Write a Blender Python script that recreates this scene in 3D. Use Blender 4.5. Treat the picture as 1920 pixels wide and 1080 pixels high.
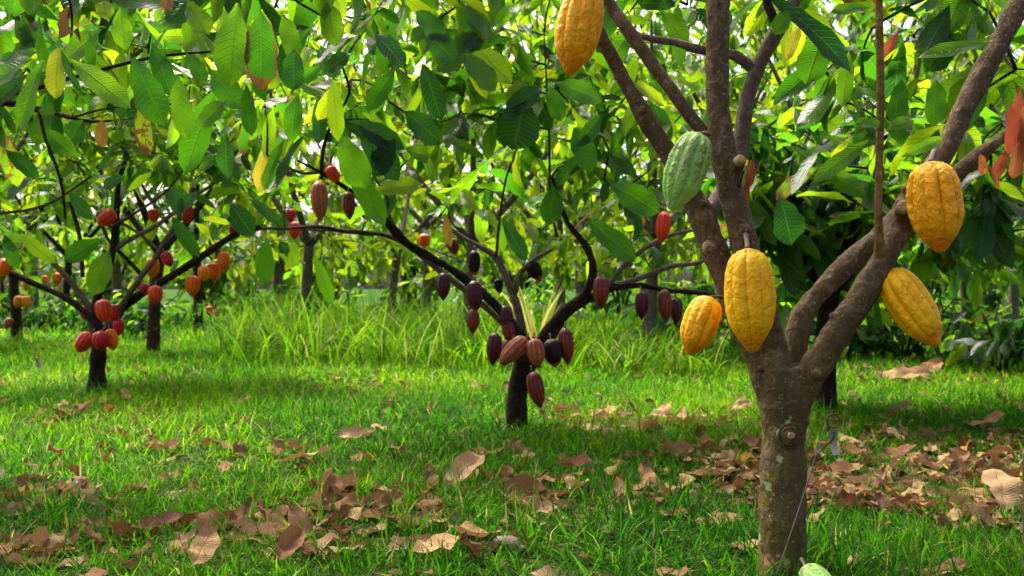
import bpy, math, random
import numpy as np
from mathutils import Vector, Matrix, noise as mnoise
random.seed(7); rng = np.random.default_rng(11)
R = math.radians
for o in list(bpy.data.objects): bpy.data.objects.remove(o)
scene = bpy.context.scene

# ---------------------------------------------------------------- camera, sky, sun, exposure
CAM_H = 0.56; F = 1867.0                      # focal length in pixels of a 1920 px wide frame (35 mm)
cam = bpy.data.cameras.new('camera'); cam_o = bpy.data.objects.new('camera', cam)
scene.collection.objects.link(cam_o); scene.camera = cam_o
cam.lens = 35; cam.sensor_width = 36; cam.clip_start = 0.05; cam.clip_end = 800
cam_o.location = (0, 0, CAM_H); cam_o.rotation_euler = (R(90), 0, 0)
cam.dof.use_dof = True; cam.dof.focus_distance = 1.9; cam.dof.aperture_fstop = 9.0
SUN_EL, SUN_AZ = 60, -35                      # behind the orchard, a little to the left (azimuth from +Y, clockwise)
w = bpy.data.worlds.new('World'); scene.world = w; w.use_nodes = True
nt = w.node_tree; sky = nt.nodes.new('ShaderNodeTexSky'); sky.sky_type = 'NISHITA'; sky.sun_disc = False
sky.sun_elevation = R(SUN_EL); sky.sun_rotation = R(SUN_AZ); sky.dust_density = 8.0; sky.air_density = 0.45; sky.ozone_density = 0.0; sky.altitude = 0
bg = nt.nodes['Background']; bg.inputs['Strength'].default_value = 0.15
nt.links.new(sky.outputs[0], bg.inputs['Color'])
sun = bpy.data.lights.new('sun', 'SUN'); sun.energy = 2.2; sun.angle = R(22); sun.color = (1, .95, .86)
sun_o = bpy.data.objects.new('sun', sun); scene.collection.objects.link(sun_o)
sd = Vector((math.sin(R(SUN_AZ))*math.cos(R(SUN_EL)), math.cos(R(SUN_AZ))*math.cos(R(SUN_EL)), math.sin(R(SUN_EL))))
sun_o.rotation_euler = sd.to_track_quat('Z', 'Y').to_euler(); sun_o.location = sd*50
scene.view_settings.view_transform = 'Standard'; scene.view_settings.look = 'None'
scene.view_settings.exposure = 1.82; scene.view_settings.gamma = 1
scene.cycles.max_bounces = 8; scene.cycles.transparent_max_bounces = 4; scene.cycles.transmission_bounces = 6

# ---------------------------------------------------------------- helpers
def P(px, py, Y): return Vector(((px-960)/F*Y, Y, CAM_H-(py-540)/F*Y))
def proj(p): return (960+p[...,0]/p[...,1]*F, 540-(p[...,2]-CAM_H)/p[...,1]*F)
def gz(x, y): return 0.012*np.sin(x*1.7+y*.6)+0.010*np.sin(x*3.9-y*2.3+1)+0.006*np.sin(x*9+y*7)+0.02*np.sin(y*.45+x*.3)*np.clip((y-3)/6, 0, 1)
def gp(px, py):                                # point of the ground seen at a pixel
    Y = CAM_H*F/max(py-540, 4); x = (px-960)/F*Y
    return Vector((x, Y, float(gz(x, Y))))
def link(o, parent=None):
    scene.collection.objects.link(o)
    if parent: o.parent = parent
    return o
def tag(o, label=None, cat=None, group=None, kind=None):
    if label: o['label'] = label
    if cat: o['category'] = cat
    if group: o['group'] = group
    if kind: o['kind'] = kind
    return o
def empty(name, loc, label, cat, group=None):
    o = bpy.data.objects.new(name, None); o.location = loc; o.empty_display_size = .05
    link(o); return tag(o, label, cat, group)
def mesh_np(name, V, Q, mat, uv=None, col=None, smooth=True):
    me = bpy.data.meshes.new(name); V = np.asarray(V, np.float32); Q = np.asarray(Q, np.int32)
    me.vertices.add(len(V)); me.vertices.foreach_set('co', V.ravel())
    k = Q.shape[1]; me.loops.add(Q.size); me.loops.foreach_set('vertex_index', Q.ravel())
    me.polygons.add(len(Q)); me.polygons.foreach_set('loop_start', np.arange(len(Q), dtype=np.int32)*k)
    me.polygons.foreach_set('loop_total', np.full(len(Q), k, np.int32))
    me.polygons.foreach_set('use_smooth', np.full(len(Q), smooth))
    if uv is not None:
        l = me.uv_layers.new(name='UVMap'); l.data.foreach_set('uv', np.asarray(uv, np.float32)[Q.ravel()].ravel())
    if col is not None:
        a = me.color_attributes.new('rnd', 'FLOAT_COLOR', 'POINT'); c = np.ones((len(V), 4), np.float32); c[:, :3] = col
        a.data.foreach_set('color', c.ravel())
    me.materials.append(mat); me.update(); me.validate(); return me
def catmull(pts, rad, step):
    p = [Vector(q) for q in pts]; P_ = [p[0]*2-p[1]]+p+[p[-1]*2-p[-2]]; r_ = [rad[0]]+list(rad)+[rad[-1]]
    out = []; ro = []
    for i in range(1, len(P_)-2):
        n = max(2, int((P_[i+1]-P_[i]).length/step))
        for k in range(n):
            t = k/n; a, b, c, d = P_[i-1], P_[i], P_[i+1], P_[i+2]
            out.append(.5*((2*b)+(c-a)*t+(2*a-5*b+4*c-d)*t*t+(3*b-a-3*c+d)*t**3))
            ro.append(r_[i]*(1-t)+r_[i+1]*t)
    out.append(p[-1]); ro.append(rad[-1]); return out, ro
class Tubes:
    def __init__(s): s.V = []; s.Q = []; s.nodes = []; s.n = 0
    def add(s, pts, rad, seg=8, step=.05, lump=0.0, rec=True):
        c, r = catmull(pts, rad, step); N = len(c)
        C = np.array([list(v) for v in c]); T = np.gradient(C, axis=0); T /= np.linalg.norm(T, axis=1)[:, None]+1e-9
        up = np.array([0, 0, 1.]) if abs(T[0][2]) < .9 else np.array([1., 0, 0]); nv = np.cross(T[0], up); nv /= np.linalg.norm(nv)
        th = np.arange(seg)/seg*2*np.pi; V = []
        for i in range(N):
            nv = nv-T[i]*np.dot(nv, T[i]); nv /= np.linalg.norm(nv)+1e-9; b = np.cross(T[i], nv)
            rr = r[i]*(1+(lump*rng.normal() if lump else 0))
            V.append(C[i]+rr*(np.cos(th)[:, None]*nv+np.sin(th)[:, None]*b))
        V = np.concatenate(V+[C[:1], C[-1:]]); Q = []
        for i in range(N-1):
            for j in range(seg):
                a = i*seg+j; b2 = i*seg+(j+1) % seg; Q.append((a, b2, b2+seg, a+seg))
        for j in range(0, seg, 2):
            Q.append((N*seg, (j+2) % seg, (j+1) % seg, j)); m = (N-1)*seg
            Q.append((N*seg+1, m+j, m+(j+1) % seg, m+(j+2) % seg))
        s.V.append(V); s.Q.append(np.array(Q)+s.n); s.n += len(V)
        if rec: s.nodes += [list(v) for v in c]
        return s
    def mesh(s, name, mat): return mesh_np(name, np.concatenate(s.V), np.concatenate(s.Q), mat)
def obj(name, me, parent=None): return link(bpy.data.objects.new(name, me), parent)
def local(me, o):                              # move mesh data so that it sits under an empty
    me.transform(Matrix.Translation(-Vector(o.location))); return me

class Leaves:
    """a batch of leaf or grass blades, every one its own curved surface"""
    def __init__(s): s.B = []; s.D = []; s.N = []; s.L = []; s.W = []; s.K = []; s.C = []; s.Fd = []
    def add(s, b, d, n, L, W, bend, col, fold=.25):
        s.B.append(b); s.D.append(d); s.N.append(n); s.L.append(L); s.W.append(W); s.K.append(bend); s.C.append(col); s.Fd.append(fold)
    def extend(s, B, D, N, L, W, K, C, Fd): 
        for a, x in zip((s.B, s.D, s.N, s.L, s.W, s.K, s.C, s.Fd), (B, D, N, L, W, K, C, Fd)): a.extend(list(x))
    def mesh(s, name, mat, nu=8, nv=4, kind='leaf', wave=.05):
        B = np.array([list(x) for x in s.B], float); D = np.array([list(x) for x in s.D], float); N = np.array([list(x) for x in s.N], float)
        L, W, K, Fd = (np.array(x, float) for x in (s.L, s.W, s.K, s.Fd)); C = np.array(s.C, float); n = len(B)
        D /= np.linalg.norm(D, axis=1)[:, None]+1e-9; N -= D*(N*D).sum(1)[:, None]; N /= np.linalg.norm(N, axis=1)[:, None]+1e-9
        S = np.cross(D, N); u = np.linspace(0, 1, nu+1)
        v = np.linspace(-1, 1, nv+1)
        if kind == 'leaf': prof = np.interp(u, [0, .05, .15, .3, .5, .68, .8, .9, .96, 1], [.03, .09, .5, .83, .98, 1, .86, .55, .22, .02])
        elif kind == 'grass': prof = np.clip((1-u)**.7, .03, 1)*np.interp(u, [0, .25, 1], [.6, 1, 1])
        th = K[:, None]*u[None]; ca, sa = np.cos(th), np.sin(th); du = 1/nu
        xa = np.concatenate([np.zeros((n, 1)), np.cumsum((ca[:, 1:]+ca[:, :-1])/2*du, 1)], 1)
        za = -np.concatenate([np.zeros((n, 1)), np.cumsum((sa[:, 1:]+sa[:, :-1])/2*du, 1)], 1)
        ph = rng.random((n, 1, 1))*6.28; ph2 = rng.random((n, 1, 1))*6.28
        uu = u[None, :, None]; vv = v[None, None, :]
        ww = .5*W[:, None, None]*prof[None, :, None]*(1+wave*1.2*np.sin(uu*23+ph+vv*2)*(abs(vv) > .9))
        zz = abs(vv)*ww*Fd[:, None, None]+wave*W[:, None, None]*abs(vv)*np.sin(uu*11+ph2+np.sign(vv)*1.3)*1.6
        # normal direction turns with the bend
        nx, nz = sa[:, :, None], ca[:, :, None]; Ln = L[:, None, None]
        t = xa[:, :, None]*Ln+zz*nx; z = za[:, :, None]*Ln+zz*nz; b = vv*ww+0*uu
        V = B[:, None, None, :]+t[..., None]*D[:, None, None, :]+z[..., None]*N[:, None, None, :]+b[..., None]*S[:, None, None, :]
        m = (nu+1)*(nv+1); i, j = np.meshgrid(np.arange(nu), np.arange(nv), indexing='ij'); a = (i*(nv+1)+j).ravel()
        q = np.stack([a, a+1, a+nv+2, a+nv+1], 1); Q = (q[None]+np.arange(n)[:, None, None]*m).reshape(-1, 4)
        uv = np.broadcast_to(np.stack(np.meshgrid(u, (v+1)/2, indexing='ij'), -1)[None], (n, nu+1, nv+1, 2)).reshape(-1, 2)
        col = np.broadcast_to(C[:, None, :], (n, m, 3)).reshape(-1, 3)
        return mesh_np(name, V.reshape(-1, 3), Q, mat, uv, col)

# ---------------------------------------------------------------- materials
class NT:
    def __init__(s, name):
        s.m = bpy.data.materials.new(name); s.m.use_nodes = True; s.t = s.m.node_tree
        s.p = s.t.nodes['Principled BSDF']; s.out = s.t.nodes['Material Output']
    def n(s, k, **kw):
        nd = s.t.nodes.new('ShaderNode'+k)
        for a, b in kw.items():
            if a[0] == '_': setattr(nd, a[1:], b)
        return nd
    def set(s, sock, v):
        if hasattr(v, 'is_linked') or isinstance(v, bpy.types.NodeSocket): s.t.links.new(v, sock)
        else: sock.default_value = v
    def math(s, op, a, b=0.0, c=None, clamp=False):
        nd = s.n('Math', _operation=op, _use_clamp=clamp); s.set(nd.inputs[0], a); s.set(nd.inputs[1], b)
        if c is not None: s.set(nd.inputs[2], c)
        return nd.outputs[0]
    def mix(s, f, a, b, mode='MIX'):
        nd = s.n('Mix', _data_type='RGBA', _blend_type=mode); s.set(nd.inputs[0], f)
        for k, v in ((6, a), (7, b)): s.set(nd.inputs[k], v if not isinstance(v, tuple) else (*v, 1))
        return nd.outputs[2]
    def ramp(s, f, stops, interp='LINEAR'):
        nd = s.n('ValToRGB'); s.set(nd.inputs[0], f); e = nd.color_ramp.elements; nd.color_ramp.interpolation = interp
        while len(e) < len(stops): e.new(.5)
        for el, (p, c) in zip(e, stops): el.position = p; el.color = (*c, 1) if isinstance(c, tuple) else (c, c, c, 1)
        return nd.outputs[0]
    def noise(s, vec, scale, detail=3, rough=.6, dist=0.0):
        nd = s.n('TexNoise'); s.set(nd.inputs['Vector'], vec); nd.inputs['Scale'].default_value = scale
        nd.inputs['Detail'].default_value = detail; nd.inputs['Roughness'].default_value = rough; nd.inputs['Distortion'].default_value = dist
        return nd.outputs[0]
    def vor(s, vec, scale, feat='F1'):
        nd = s.n('TexVoronoi', _feature=feat); s.set(nd.inputs['Vector'], vec); nd.inputs['Scale'].default_value = scale; return nd.outputs['Distance']
    def bump(s, h, strength=.5, dist=.005, prev=None):
        nd = s.n('Bump'); s.set(nd.inputs['Height'], h); nd.inputs['Strength'].default_value = strength; nd.inputs['Distance'].default_value = dist
        if prev is not None: s.set(nd.inputs['Normal'], prev)
        return nd.outputs[0]
    def obj(s): return s.n('TexCoord').outputs['Object']
    def mapped(s, vec, sc):
        nd = s.n('Mapping'); s.set(nd.inputs[0], vec); nd.inputs['Scale'].default_value = sc; return nd.outputs[0]

def leaf_material(name, dry=False):
    N = NT(name); at = N.n('Attribute', _attribute_name='rnd'); sp = N.n('SeparateColor'); N.set(sp.inputs[0], at.outputs['Color'])
    hue, burn, young = sp.outputs
    uvn = N.n('UVMap'); sx = N.n('SeparateXYZ'); N.set(sx.inputs[0], uvn.outputs[0]); u, v = sx.outputs[0], sx.outputs[1]
    e = N.math('MULTIPLY', N.math('ABSOLUTE', N.math('SUBTRACT', v, .5)), 2.0)
    geo = N.n('NewGeometry'); pos = geo.outputs['Position']; nz = N.noise(pos, 45, 3, .6); nz2 = N.noise(pos, 9, 2, .5)
    # side veins run out and forward from the midrib
    vn = N.math('SINE', N.math('MULTIPLY_ADD', nz2, 5.0, N.math('MULTIPLY', N.math('SUBTRACT', u, N.math('MULTIPLY', N.math('POWER', e, 1.3), .13)), 72.0)))
    vein = N.math('POWER', N.math('ABSOLUTE', N.math('MULTIPLY', N.math('ADD', vn, 1.0), .5)), 8.0)
    rib = N.ramp(e, [(0, 1.0), (.05, 1.0), (.09, 0.0)])
    vm = N.math('MAXIMUM', N.math('MULTIPLY', vein, .6), N.math('MULTIPLY', rib, .9))
    if not dry:
        top = N.ramp(hue, [(0, (.003, .019, .008)), (.3, (.008, .052, .004)), (.6, (.034, .115, .003)), (1, (.16, .23, .004))])
        tr = N.ramp(hue, [(0, (.016, .10, .010)), (.3, (.065, .27, .005)), (.6, (.22, .47, .006)), (1, (.46, .60, .010))])
        top = N.mix(N.math('MULTIPLY', vm, .5), top, (.13, .25, .05)); tr = N.mix(N.math('MULTIPLY', vm, .5), tr, (.12, .25, .02))
        top = N.mix(young, top, (.20, .048, .028)); tr = N.mix(young, tr, (.36, .08, .035))
        # scorched rim, eaten spots
        k = N.math('ADD', N.math('MAXIMUM', e, N.math('SUBTRACT', N.math('MULTIPLY', u, 1.25), .25)), N.math('MULTIPLY', N.math('SUBTRACT', nz2, .5), 1.1))
        thr = N.math('SUBTRACT', 1.32, N.math('MULTIPLY', burn, .55))
        bm = N.math('MULTIPLY', N.math('SUBTRACT', k, thr), 9.0, clamp=True)
        sp_ = N.math('MULTIPLY', N.math('SUBTRACT', N.math('MULTIPLY', nz, burn), .50), 14.0, clamp=True)
        bm = N.math('MAXIMUM', bm, sp_)
        bc = N.ramp(nz, [(.3, (.06, .02, .008)), (.6, (.22, .11, .05)), (.8, (.45, .33, .2))])
        top = N.mix(bm, top, bc); tr = N.mix(bm, tr, (.20, .07, .02))
        back = N.mix(.35, top, (.16, .26, .07)); col = N.mix(geo.outputs['Backfacing'], top, back)
        N.p.inputs['Roughness'].default_value = .30; N.p.inputs['Specular IOR Level'].default_value = .5; trf = .58
    else:
        lvn = N.noise(pos, 60, 4, .65)
        col = N.ramp(hue, [(0, (.022, .010, .006)), (.22, (.10, .034, .012)), (.45, (.24, .10, .035)), (.65, (.36, .20, .085)), (.85, (.47, .33, .17)), (1, (.54, .35, .13))])
        col = N.mix(N.math('MULTIPLY', lvn, .5), col, (.07, .028, .014)); col = N.mix(N.math('MULTIPLY', vm, .25), col, (.42, .28, .16))
        col = N.mix(young, col, (.6, .33, .02))
        back = N.mix(.22, col, (.34, .22, .13)); col = N.mix(geo.outputs['Backfacing'], back, col)
        tr = N.mix(.5, col, (.45, .2, .08)); N.p.inputs['Roughness'].default_value = .8; N.p.inputs['Specular IOR Level'].default_value = .08; trf = .15
    N.set(N.p.inputs['Base Color'], col)
    h = N.math('SUBTRACT', N.math('MULTIPLY', nz, .6 if not dry else 1.8), N.math('SUBTRACT', N.math('MULTIPLY', vein, .5), N.math('MULTIPLY', vn, .12))); h = N.math('SUBTRACT', h, rib)
    bmp = N.bump(h, .8 if not dry else .9, .0028 if not dry else .003); N.set(N.p.inputs['Normal'], bmp)
    t = N.n('BsdfTranslucent'); N.set(t.inputs['Color'], tr); N.set(t.inputs['Normal'], bmp)
    mx = N.n('MixShader'); mx.inputs[0].default_value = trf
    N.t.links.new(N.p.outputs[0], mx.inputs[1]); N.t.links.new(t.outputs[0], mx.inputs[2]); N.t.links.new(mx.outputs[0], N.out.inputs[0])
    return N.m
def grass_material():
    N = NT('grass_blade'); at = N.n('Attribute', _attribute_name='rnd'); sp = N.n('SeparateColor'); N.set(sp.inputs[0], at.outputs['Color'])
    hue, dry = sp.outputs[0], sp.outputs[1]
    col = N.ramp(hue, [(0, (.009, .045, .002)), (.4, (.027, .100, .002)), (.75, (.062, .155, .002)), (1, (.15, .23, .005))])
    tr = N.ramp(hue, [(0, (.022, .15, .003)), (.5, (.085, .32, .003)), (1, (.30, .50, .006))])
    col = N.mix(dry, col, (.42, .34, .12)); tr = N.mix(dry, tr, (.5, .4, .15))
    N.set(N.p.inputs['Base Color'], col); N.p.inputs['Roughness'].default_value = .5; N.p.inputs['Specular IOR Level'].default_value = .06
    t = N.n('BsdfTranslucent'); N.set(t.inputs['Color'], tr); mx = N.n('MixShader'); mx.inputs[0].default_value = .5
    N.t.links.new(N.p.outputs[0], mx.inputs[1]); N.t.links.new(t.outputs[0], mx.inputs[2]); N.t.links.new(mx.outputs[0], N.out.inputs[0])
    return N.m
def bark_material(name, c0, c1, moss=0.0, lichen=(), specks=.5, scale=1.0):
    N = NT(name); o = N.n('NewGeometry').outputs['Position']; st = N.mapped(o, (1, 1, .28))
    big = N.noise(o, 9*scale, 4, .6); fine = N.noise(st, 95*scale, 5, .7); mid = N.noise(o, 34*scale, 5, .7, 1.0)
    col = N.mix(N.ramp(fine, [(.35, 0.0), (.65, 1.0)]), tuple(x*.42 for x in c0), c0); col = N.mix(N.ramp(big, [(.38, 0.0), (.62, 1.0)]), col, c1)
    col = N.mix(N.ramp(mid, [(.52, 0.0), (.70, .6)]), col, tuple(min(1, x*2.1) for x in c0))
    col = N.mix(N.ramp(mid, [(.28, .75), (.42, 0.0)]), col, tuple(x*.25 for x in c0))
    if moss:
        sz = N.n('SeparateXYZ'); N.set(sz.inputs[0], o)
        low = N.math('MULTIPLY', N.math('SUBTRACT', .62, sz.outputs[2]), 2.2, clamp=True)
        low = N.math('MULTIPLY', low, N.ramp(N.noise(o, 26, 5, .7), [(.38, .15), (.62, 1.0)])); col = N.mix(N.math('MULTIPLY', low, moss), col, (.115, .095, .012))
    if specks:
        ow = N.n('VectorMath', _operation='ADD'); N.set(ow.inputs[0], o); nn = N.n('TexNoise'); N.set(nn.inputs['Vector'], o); nn.inputs['Scale'].default_value = 90; nv_ = N.n('VectorMath', _operation='SCALE'); N.set(nv_.inputs[0], nn.outputs['Color']); nv_.inputs['Scale'].default_value = .014; N.set(ow.inputs[1], nv_.outputs[0]); v = N.vor(ow.outputs[0], 115*scale); g = N.ramp(N.noise(o, 11, 2), [(.45, 0.0), (.6, 1.0)])
        s_ = N.math('MULTIPLY', N.ramp(v, [(.16, 1.0), (.26, 0.0)]), g); col = N.mix(N.math('MULTIPLY', s_, specks), col, (.26, .24, .14))
        v2 = N.vor(ow.outputs[0], 55*scale); s2 = N.math('MULTIPLY', N.ramp(v2, [(.10, 1.0), (.2, 0.0)]), N.math('MULTIPLY', N.ramp(N.noise(o, 7, 2), [(.4, 0.0), (.6, 1.0)]), specks)); col = N.mix(s2, col, (.26, .24, .17))
    wob = N.math('ADD', N.math('MULTIPLY', N.math('SUBTRACT', N.noise(o, 190, 4, .7), .5), .012), N.math('MULTIPLY', N.math('SUBTRACT', N.noise(o, 60, 2), .5), .012))
    for (c, r_, cc) in lichen:
        vm = N.n('VectorMath', _operation='DISTANCE'); N.set(vm.inputs[0], o); vm.inputs[1].default_value = c
        d = N.math('ADD', vm.outputs['Value'], wob); f = N.math('MULTIPLY', N.math('SUBTRACT', r_, d), 900.0, clamp=True)
        col = N.mix(N.math('MULTIPLY', f, N.ramp(fine, [(.3, .55), (.55, 1.0)])), col, cc)
    N.set(N.p.inputs['Base Color'], col); N.p.inputs['Roughness'].default_value = .8; N.p.inputs['Specular IOR Level'].default_value = .12
    b = N.bump(mid, 1.0, .008); N.set(N.p.inputs['Normal'], N.bump(fine, 1.0, .004, b)); return N.m
def pod_material(name, c0, c1, c2=None, warts=.5, rough=.42, scaly=0.0, specks=.25, coat=0.0, band=(.14, .40)):
    N = NT(name); o = N.obj(); big = N.noise(o, 16, 3, .5); fine = N.noise(o, 190, 3, .6); mid = N.noise(N.mapped(o, (1, 1, .8)), 75, 4, .55, .6)
    at = N.n('Attribute', _attribute_name='rnd'); sp = N.n('SeparateColor'); N.set(sp.inputs[0], at.outputs['Color'])
    ridge, uu = sp.outputs[0], sp.outputs[1]
    col = N.mix(N.ramp(big, [(.35, 0.0), (.65, 1.0)]), c0, c1)
    if c2: col = N.mix(N.math('MULTIPLY', N.ramp(N.noise(o, 34, 3, .6), [(.36, .15), (.6, 1.0)]) if band[1] > .5 else 1.0, N.ramp(N.math('ADD', N.math('MULTIPLY', ridge, .8), N.math('MULTIPLY', mid, .4)), [(band[0], .95), (band[1], 0.0)])), col, c2)
    if specks: col = N.mix(N.math('MULTIPLY', N.ramp(N.noise(o, 120, 4, .7), [(.62, 0.0), (.70, 1.0)]), specks), col, (.12, .04, .01))
    col = N.mix(N.math('MULTIPLY', N.ramp(N.noise(o, 30, 5, .75), [(.60, 0.0), (.69, 1.0)]), specks*.9), col, (.20, .075, .012))
    if band[1] < .5 and not scaly:
        col = N.mix(N.math('MULTIPLY', N.ramp(N.noise(o, 48, 5, .8), [(.50, 0.0), (.62, 1.0)]), specks), col, (.62, .17, .004))
        col = N.mix(N.math('MULTIPLY', N.ramp(N.vor(o, 85), [(.10, 1.0), (.17, 0.0)]), N.ramp(N.noise(o, 22, 2), [(.52, 0.0), (.58, .9)])), col, (.10, .035, .008))
        col = N.mix(N.ramp(N.math('ADD', uu, N.math('MULTIPLY', big, .25)), [(.0, .0), (.88, .0), (1.08, .6)]), col, (.60, .14, .004))
        col = N.mix(N.ramp(N.math('ADD', uu, N.math('MULTIPLY', mid, .10)), [(.06, .55), (.12, .0)]), col, (.30, .24, .03))
    if scaly:
        s_ = N.math('MULTIPLY', N.ramp(N.noise(o, 170, 4, .8, 1.5), [(.44, 0.0), (.56, 1.0)]), N.math('MULTIPLY', N.ramp(ridge, [(.35, 0.0), (.65, 1.0)]), N.ramp(N.math('ADD', uu, N.math('MULTIPLY', N.noise(o, 26, 2), .5)), [(.15, .55), (.35, 1.0), (.75, 1.0), (.92, 0.0)])))
        col = N.mix(N.math('MULTIPLY', s_, scaly), col, (.16, .115, .09))
    N.set(N.p.inputs['Base Color'], col); N.p.inputs['Roughness'].default_value = rough; N.p.inputs['Specular IOR Level'].default_value = .24; N.p.inputs['Coat Weight'].default_value = coat*.5; N.p.inputs['Coat Roughness'].default_value = .25
    b = N.bump(mid, min(1, warts*1.2), .009 if warts > .65 else .004); N.set(N.p.inputs['Normal'], N.bump(fine, .35, .001, b)); return N.m
def plain(name, c, rough=.6, metal=0.0, nscale=60, var=.4, bump=.3):
    N = NT(name); o = N.obj(); nz = N.noise(o, nscale, 4, .65); N.set(N.p.inputs['Base Color'], N.mix(N.math('MULTIPLY', nz, var*1.6), c, tuple(x*.35 for x in c)))
    N.p.inputs['Roughness'].default_value = rough; N.p.inputs['Metallic'].default_value = metal; N.set(N.p.inputs['Normal'], N.bump(nz, bump, .002)); return N.m

M_leaf = leaf_material('green_leaf'); M_dry = leaf_material('dry_leaf', True); M_grass = grass_material()
def lic(px, py, r, c=(.27, .38, .17)): return (tuple(P(px, py, 1.92-math.sqrt(max(0, 43**2-(px-1469)**2))/F*1.92)), r, c)
M_bark_near = bark_material('old_bark', (.17, .115, .066), (.085, .054, .030), moss=.9, specks=.9,
    lichen=[lic(1449, 806, .011), lic(1447, 822, .006), lic(1459, 862, .009), lic(1436, 912, .011), lic(1425, 1008, .010), lic(1447, 793, .004), lic(1478, 790, .005), lic(1481, 783, .004), lic(1440, 875, .003), lic(1440, 1050, .012, (.30, .14, .08)), lic(1508, 838, .004), lic(1510, 868, .004), lic(1497, 990, .005, c=(.35,.36,.08)), lic(1475, 1052, .007, c=(.33,.34,.07))])
M_bark_dark = bark_material('dark_bark', (.040, .024, .015), (.015, .010, .007), specks=.08)
M_bark_red = bark_material('reddish_bark', (.06, .032, .02), (.03, .015, .01), specks=.15)
M_bark_grey = bark_material('grey_bark', (.19, .14, .115), (.12, .085, .07), specks=.5)
M_bark_pale = bark_material('pale_bark', (.17, .125, .085), (.10, .07, .05), specks=.3)
M_twig = bark_material('twig_bark', (.085, .055, .035), (.05, .035, .02), specks=0)
M_shoot = bark_material('shoot_bark', (.24, .15, .05), (.15, .10, .03), specks=.15)
M_cut = plain('cut_wood', (.42, .25, .13), .7, 0, 90, .4); M_stalk = plain('stalk', (.14, .09, .05), .7)

# ---------------------------------------------------------------- ground
def build_ground():
    N = NT('soil'); o = N.n('NewGeometry').outputs['Position']; a = N.noise(o, 7, 5, .7); b = N.noise(o, 60, 5, .7)
    soil = N.mix(N.ramp(b, [(.35, 0.0), (.65, 1.0)]), (.018, .010, .006), (.085, .048, .03)); sy = N.n('SeparateXYZ'); N.set(sy.inputs[0], o)
    gm = N.ramp(N.math('ADD', N.math('MULTIPLY', sy.outputs[1], .08), N.math('MULTIPLY', a, .6)), [(.45, .25), (.85, 1.0)])
    N.set(N.p.inputs['Base Color'], N.mix(gm, soil, N.mix(b, (.008, .035, .003), (.04, .10, .008)))); N.p.inputs['Roughness'].default_value = 1.0; N.p.inputs['Specular IOR Level'].default_value = .03
    N.set(N.p.inputs['Normal'], N.bump(b, 1.0, .01))
    xs = np.concatenate([-np.geomspace(200, 6, 14), np.linspace(-5.5, 5.5, 90), np.geomspace(6, 200, 14)])
    ys = np.concatenate([[-30, -8, -2], np.linspace(0, 9, 90), np.geomspace(9.3, 400, 40)])
    X, Yg = np.meshgrid(xs, ys, indexing='ij'); Z = gz(X, Yg); V = np.stack([X, Yg, Z], -1).reshape(-1, 3)
    i, j = np.meshgrid(np.arange(len(xs)-1), np.arange(len(ys)-1), indexing='ij'); n = len(ys); a_ = (i*n+j).ravel()
    o = obj('ground', mesh_np('ground', V, np.stack([a_, a_+n, a_+n+1, a_+1], 1), N.m)); tag(o, kind='structure')
build_ground()

def vnoise(x, y, s):
    return .5+.25*(np.sin(x*s+1.3*np.sin(y*s*.7+2))+np.sin(y*s*1.15+1.7*np.sin(x*s*.8)))
def litter(x, y):
    """0 = grass only, 1 = bare ground under dry leaves (where the photo shows the litter lying)"""
    px = 960+x/y*F; py = 540+CAM_H*F/y
    def blob(cx, cy, rx, ry): return np.exp(-(((px-cx)/rx)**2+((py-cy)/ry)**2)*1.1)
    k = .95*blob(1720, 915, 320, 70)+.7*blob(1330, 890, 150, 50)+.95*blob(960, 965, 270, 45)+.7*blob(650, 985, 260, 30)+.85*blob(60, 1035, 170, 40)+.8*blob(330, 1012, 220, 26)+.45*blob(1480, 825, 330, 35)+.35*blob(1140, 795, 130, 25)+.6*blob(1730, 712, 110, 14)+.25*blob(240, 820, 140, 45)+.4*blob(80, 940, 120, 25)+.5*blob(800, 1040, 200, 40)+.6*blob(1900, 1000, 120, 70)-.5*blob(1680, 1020, 150, 45)-.5*blob(1250, 1020, 170, 50)
    return np.clip(k*(0.25+1.1*vnoise(x, y, 9)), 0, 1)

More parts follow.
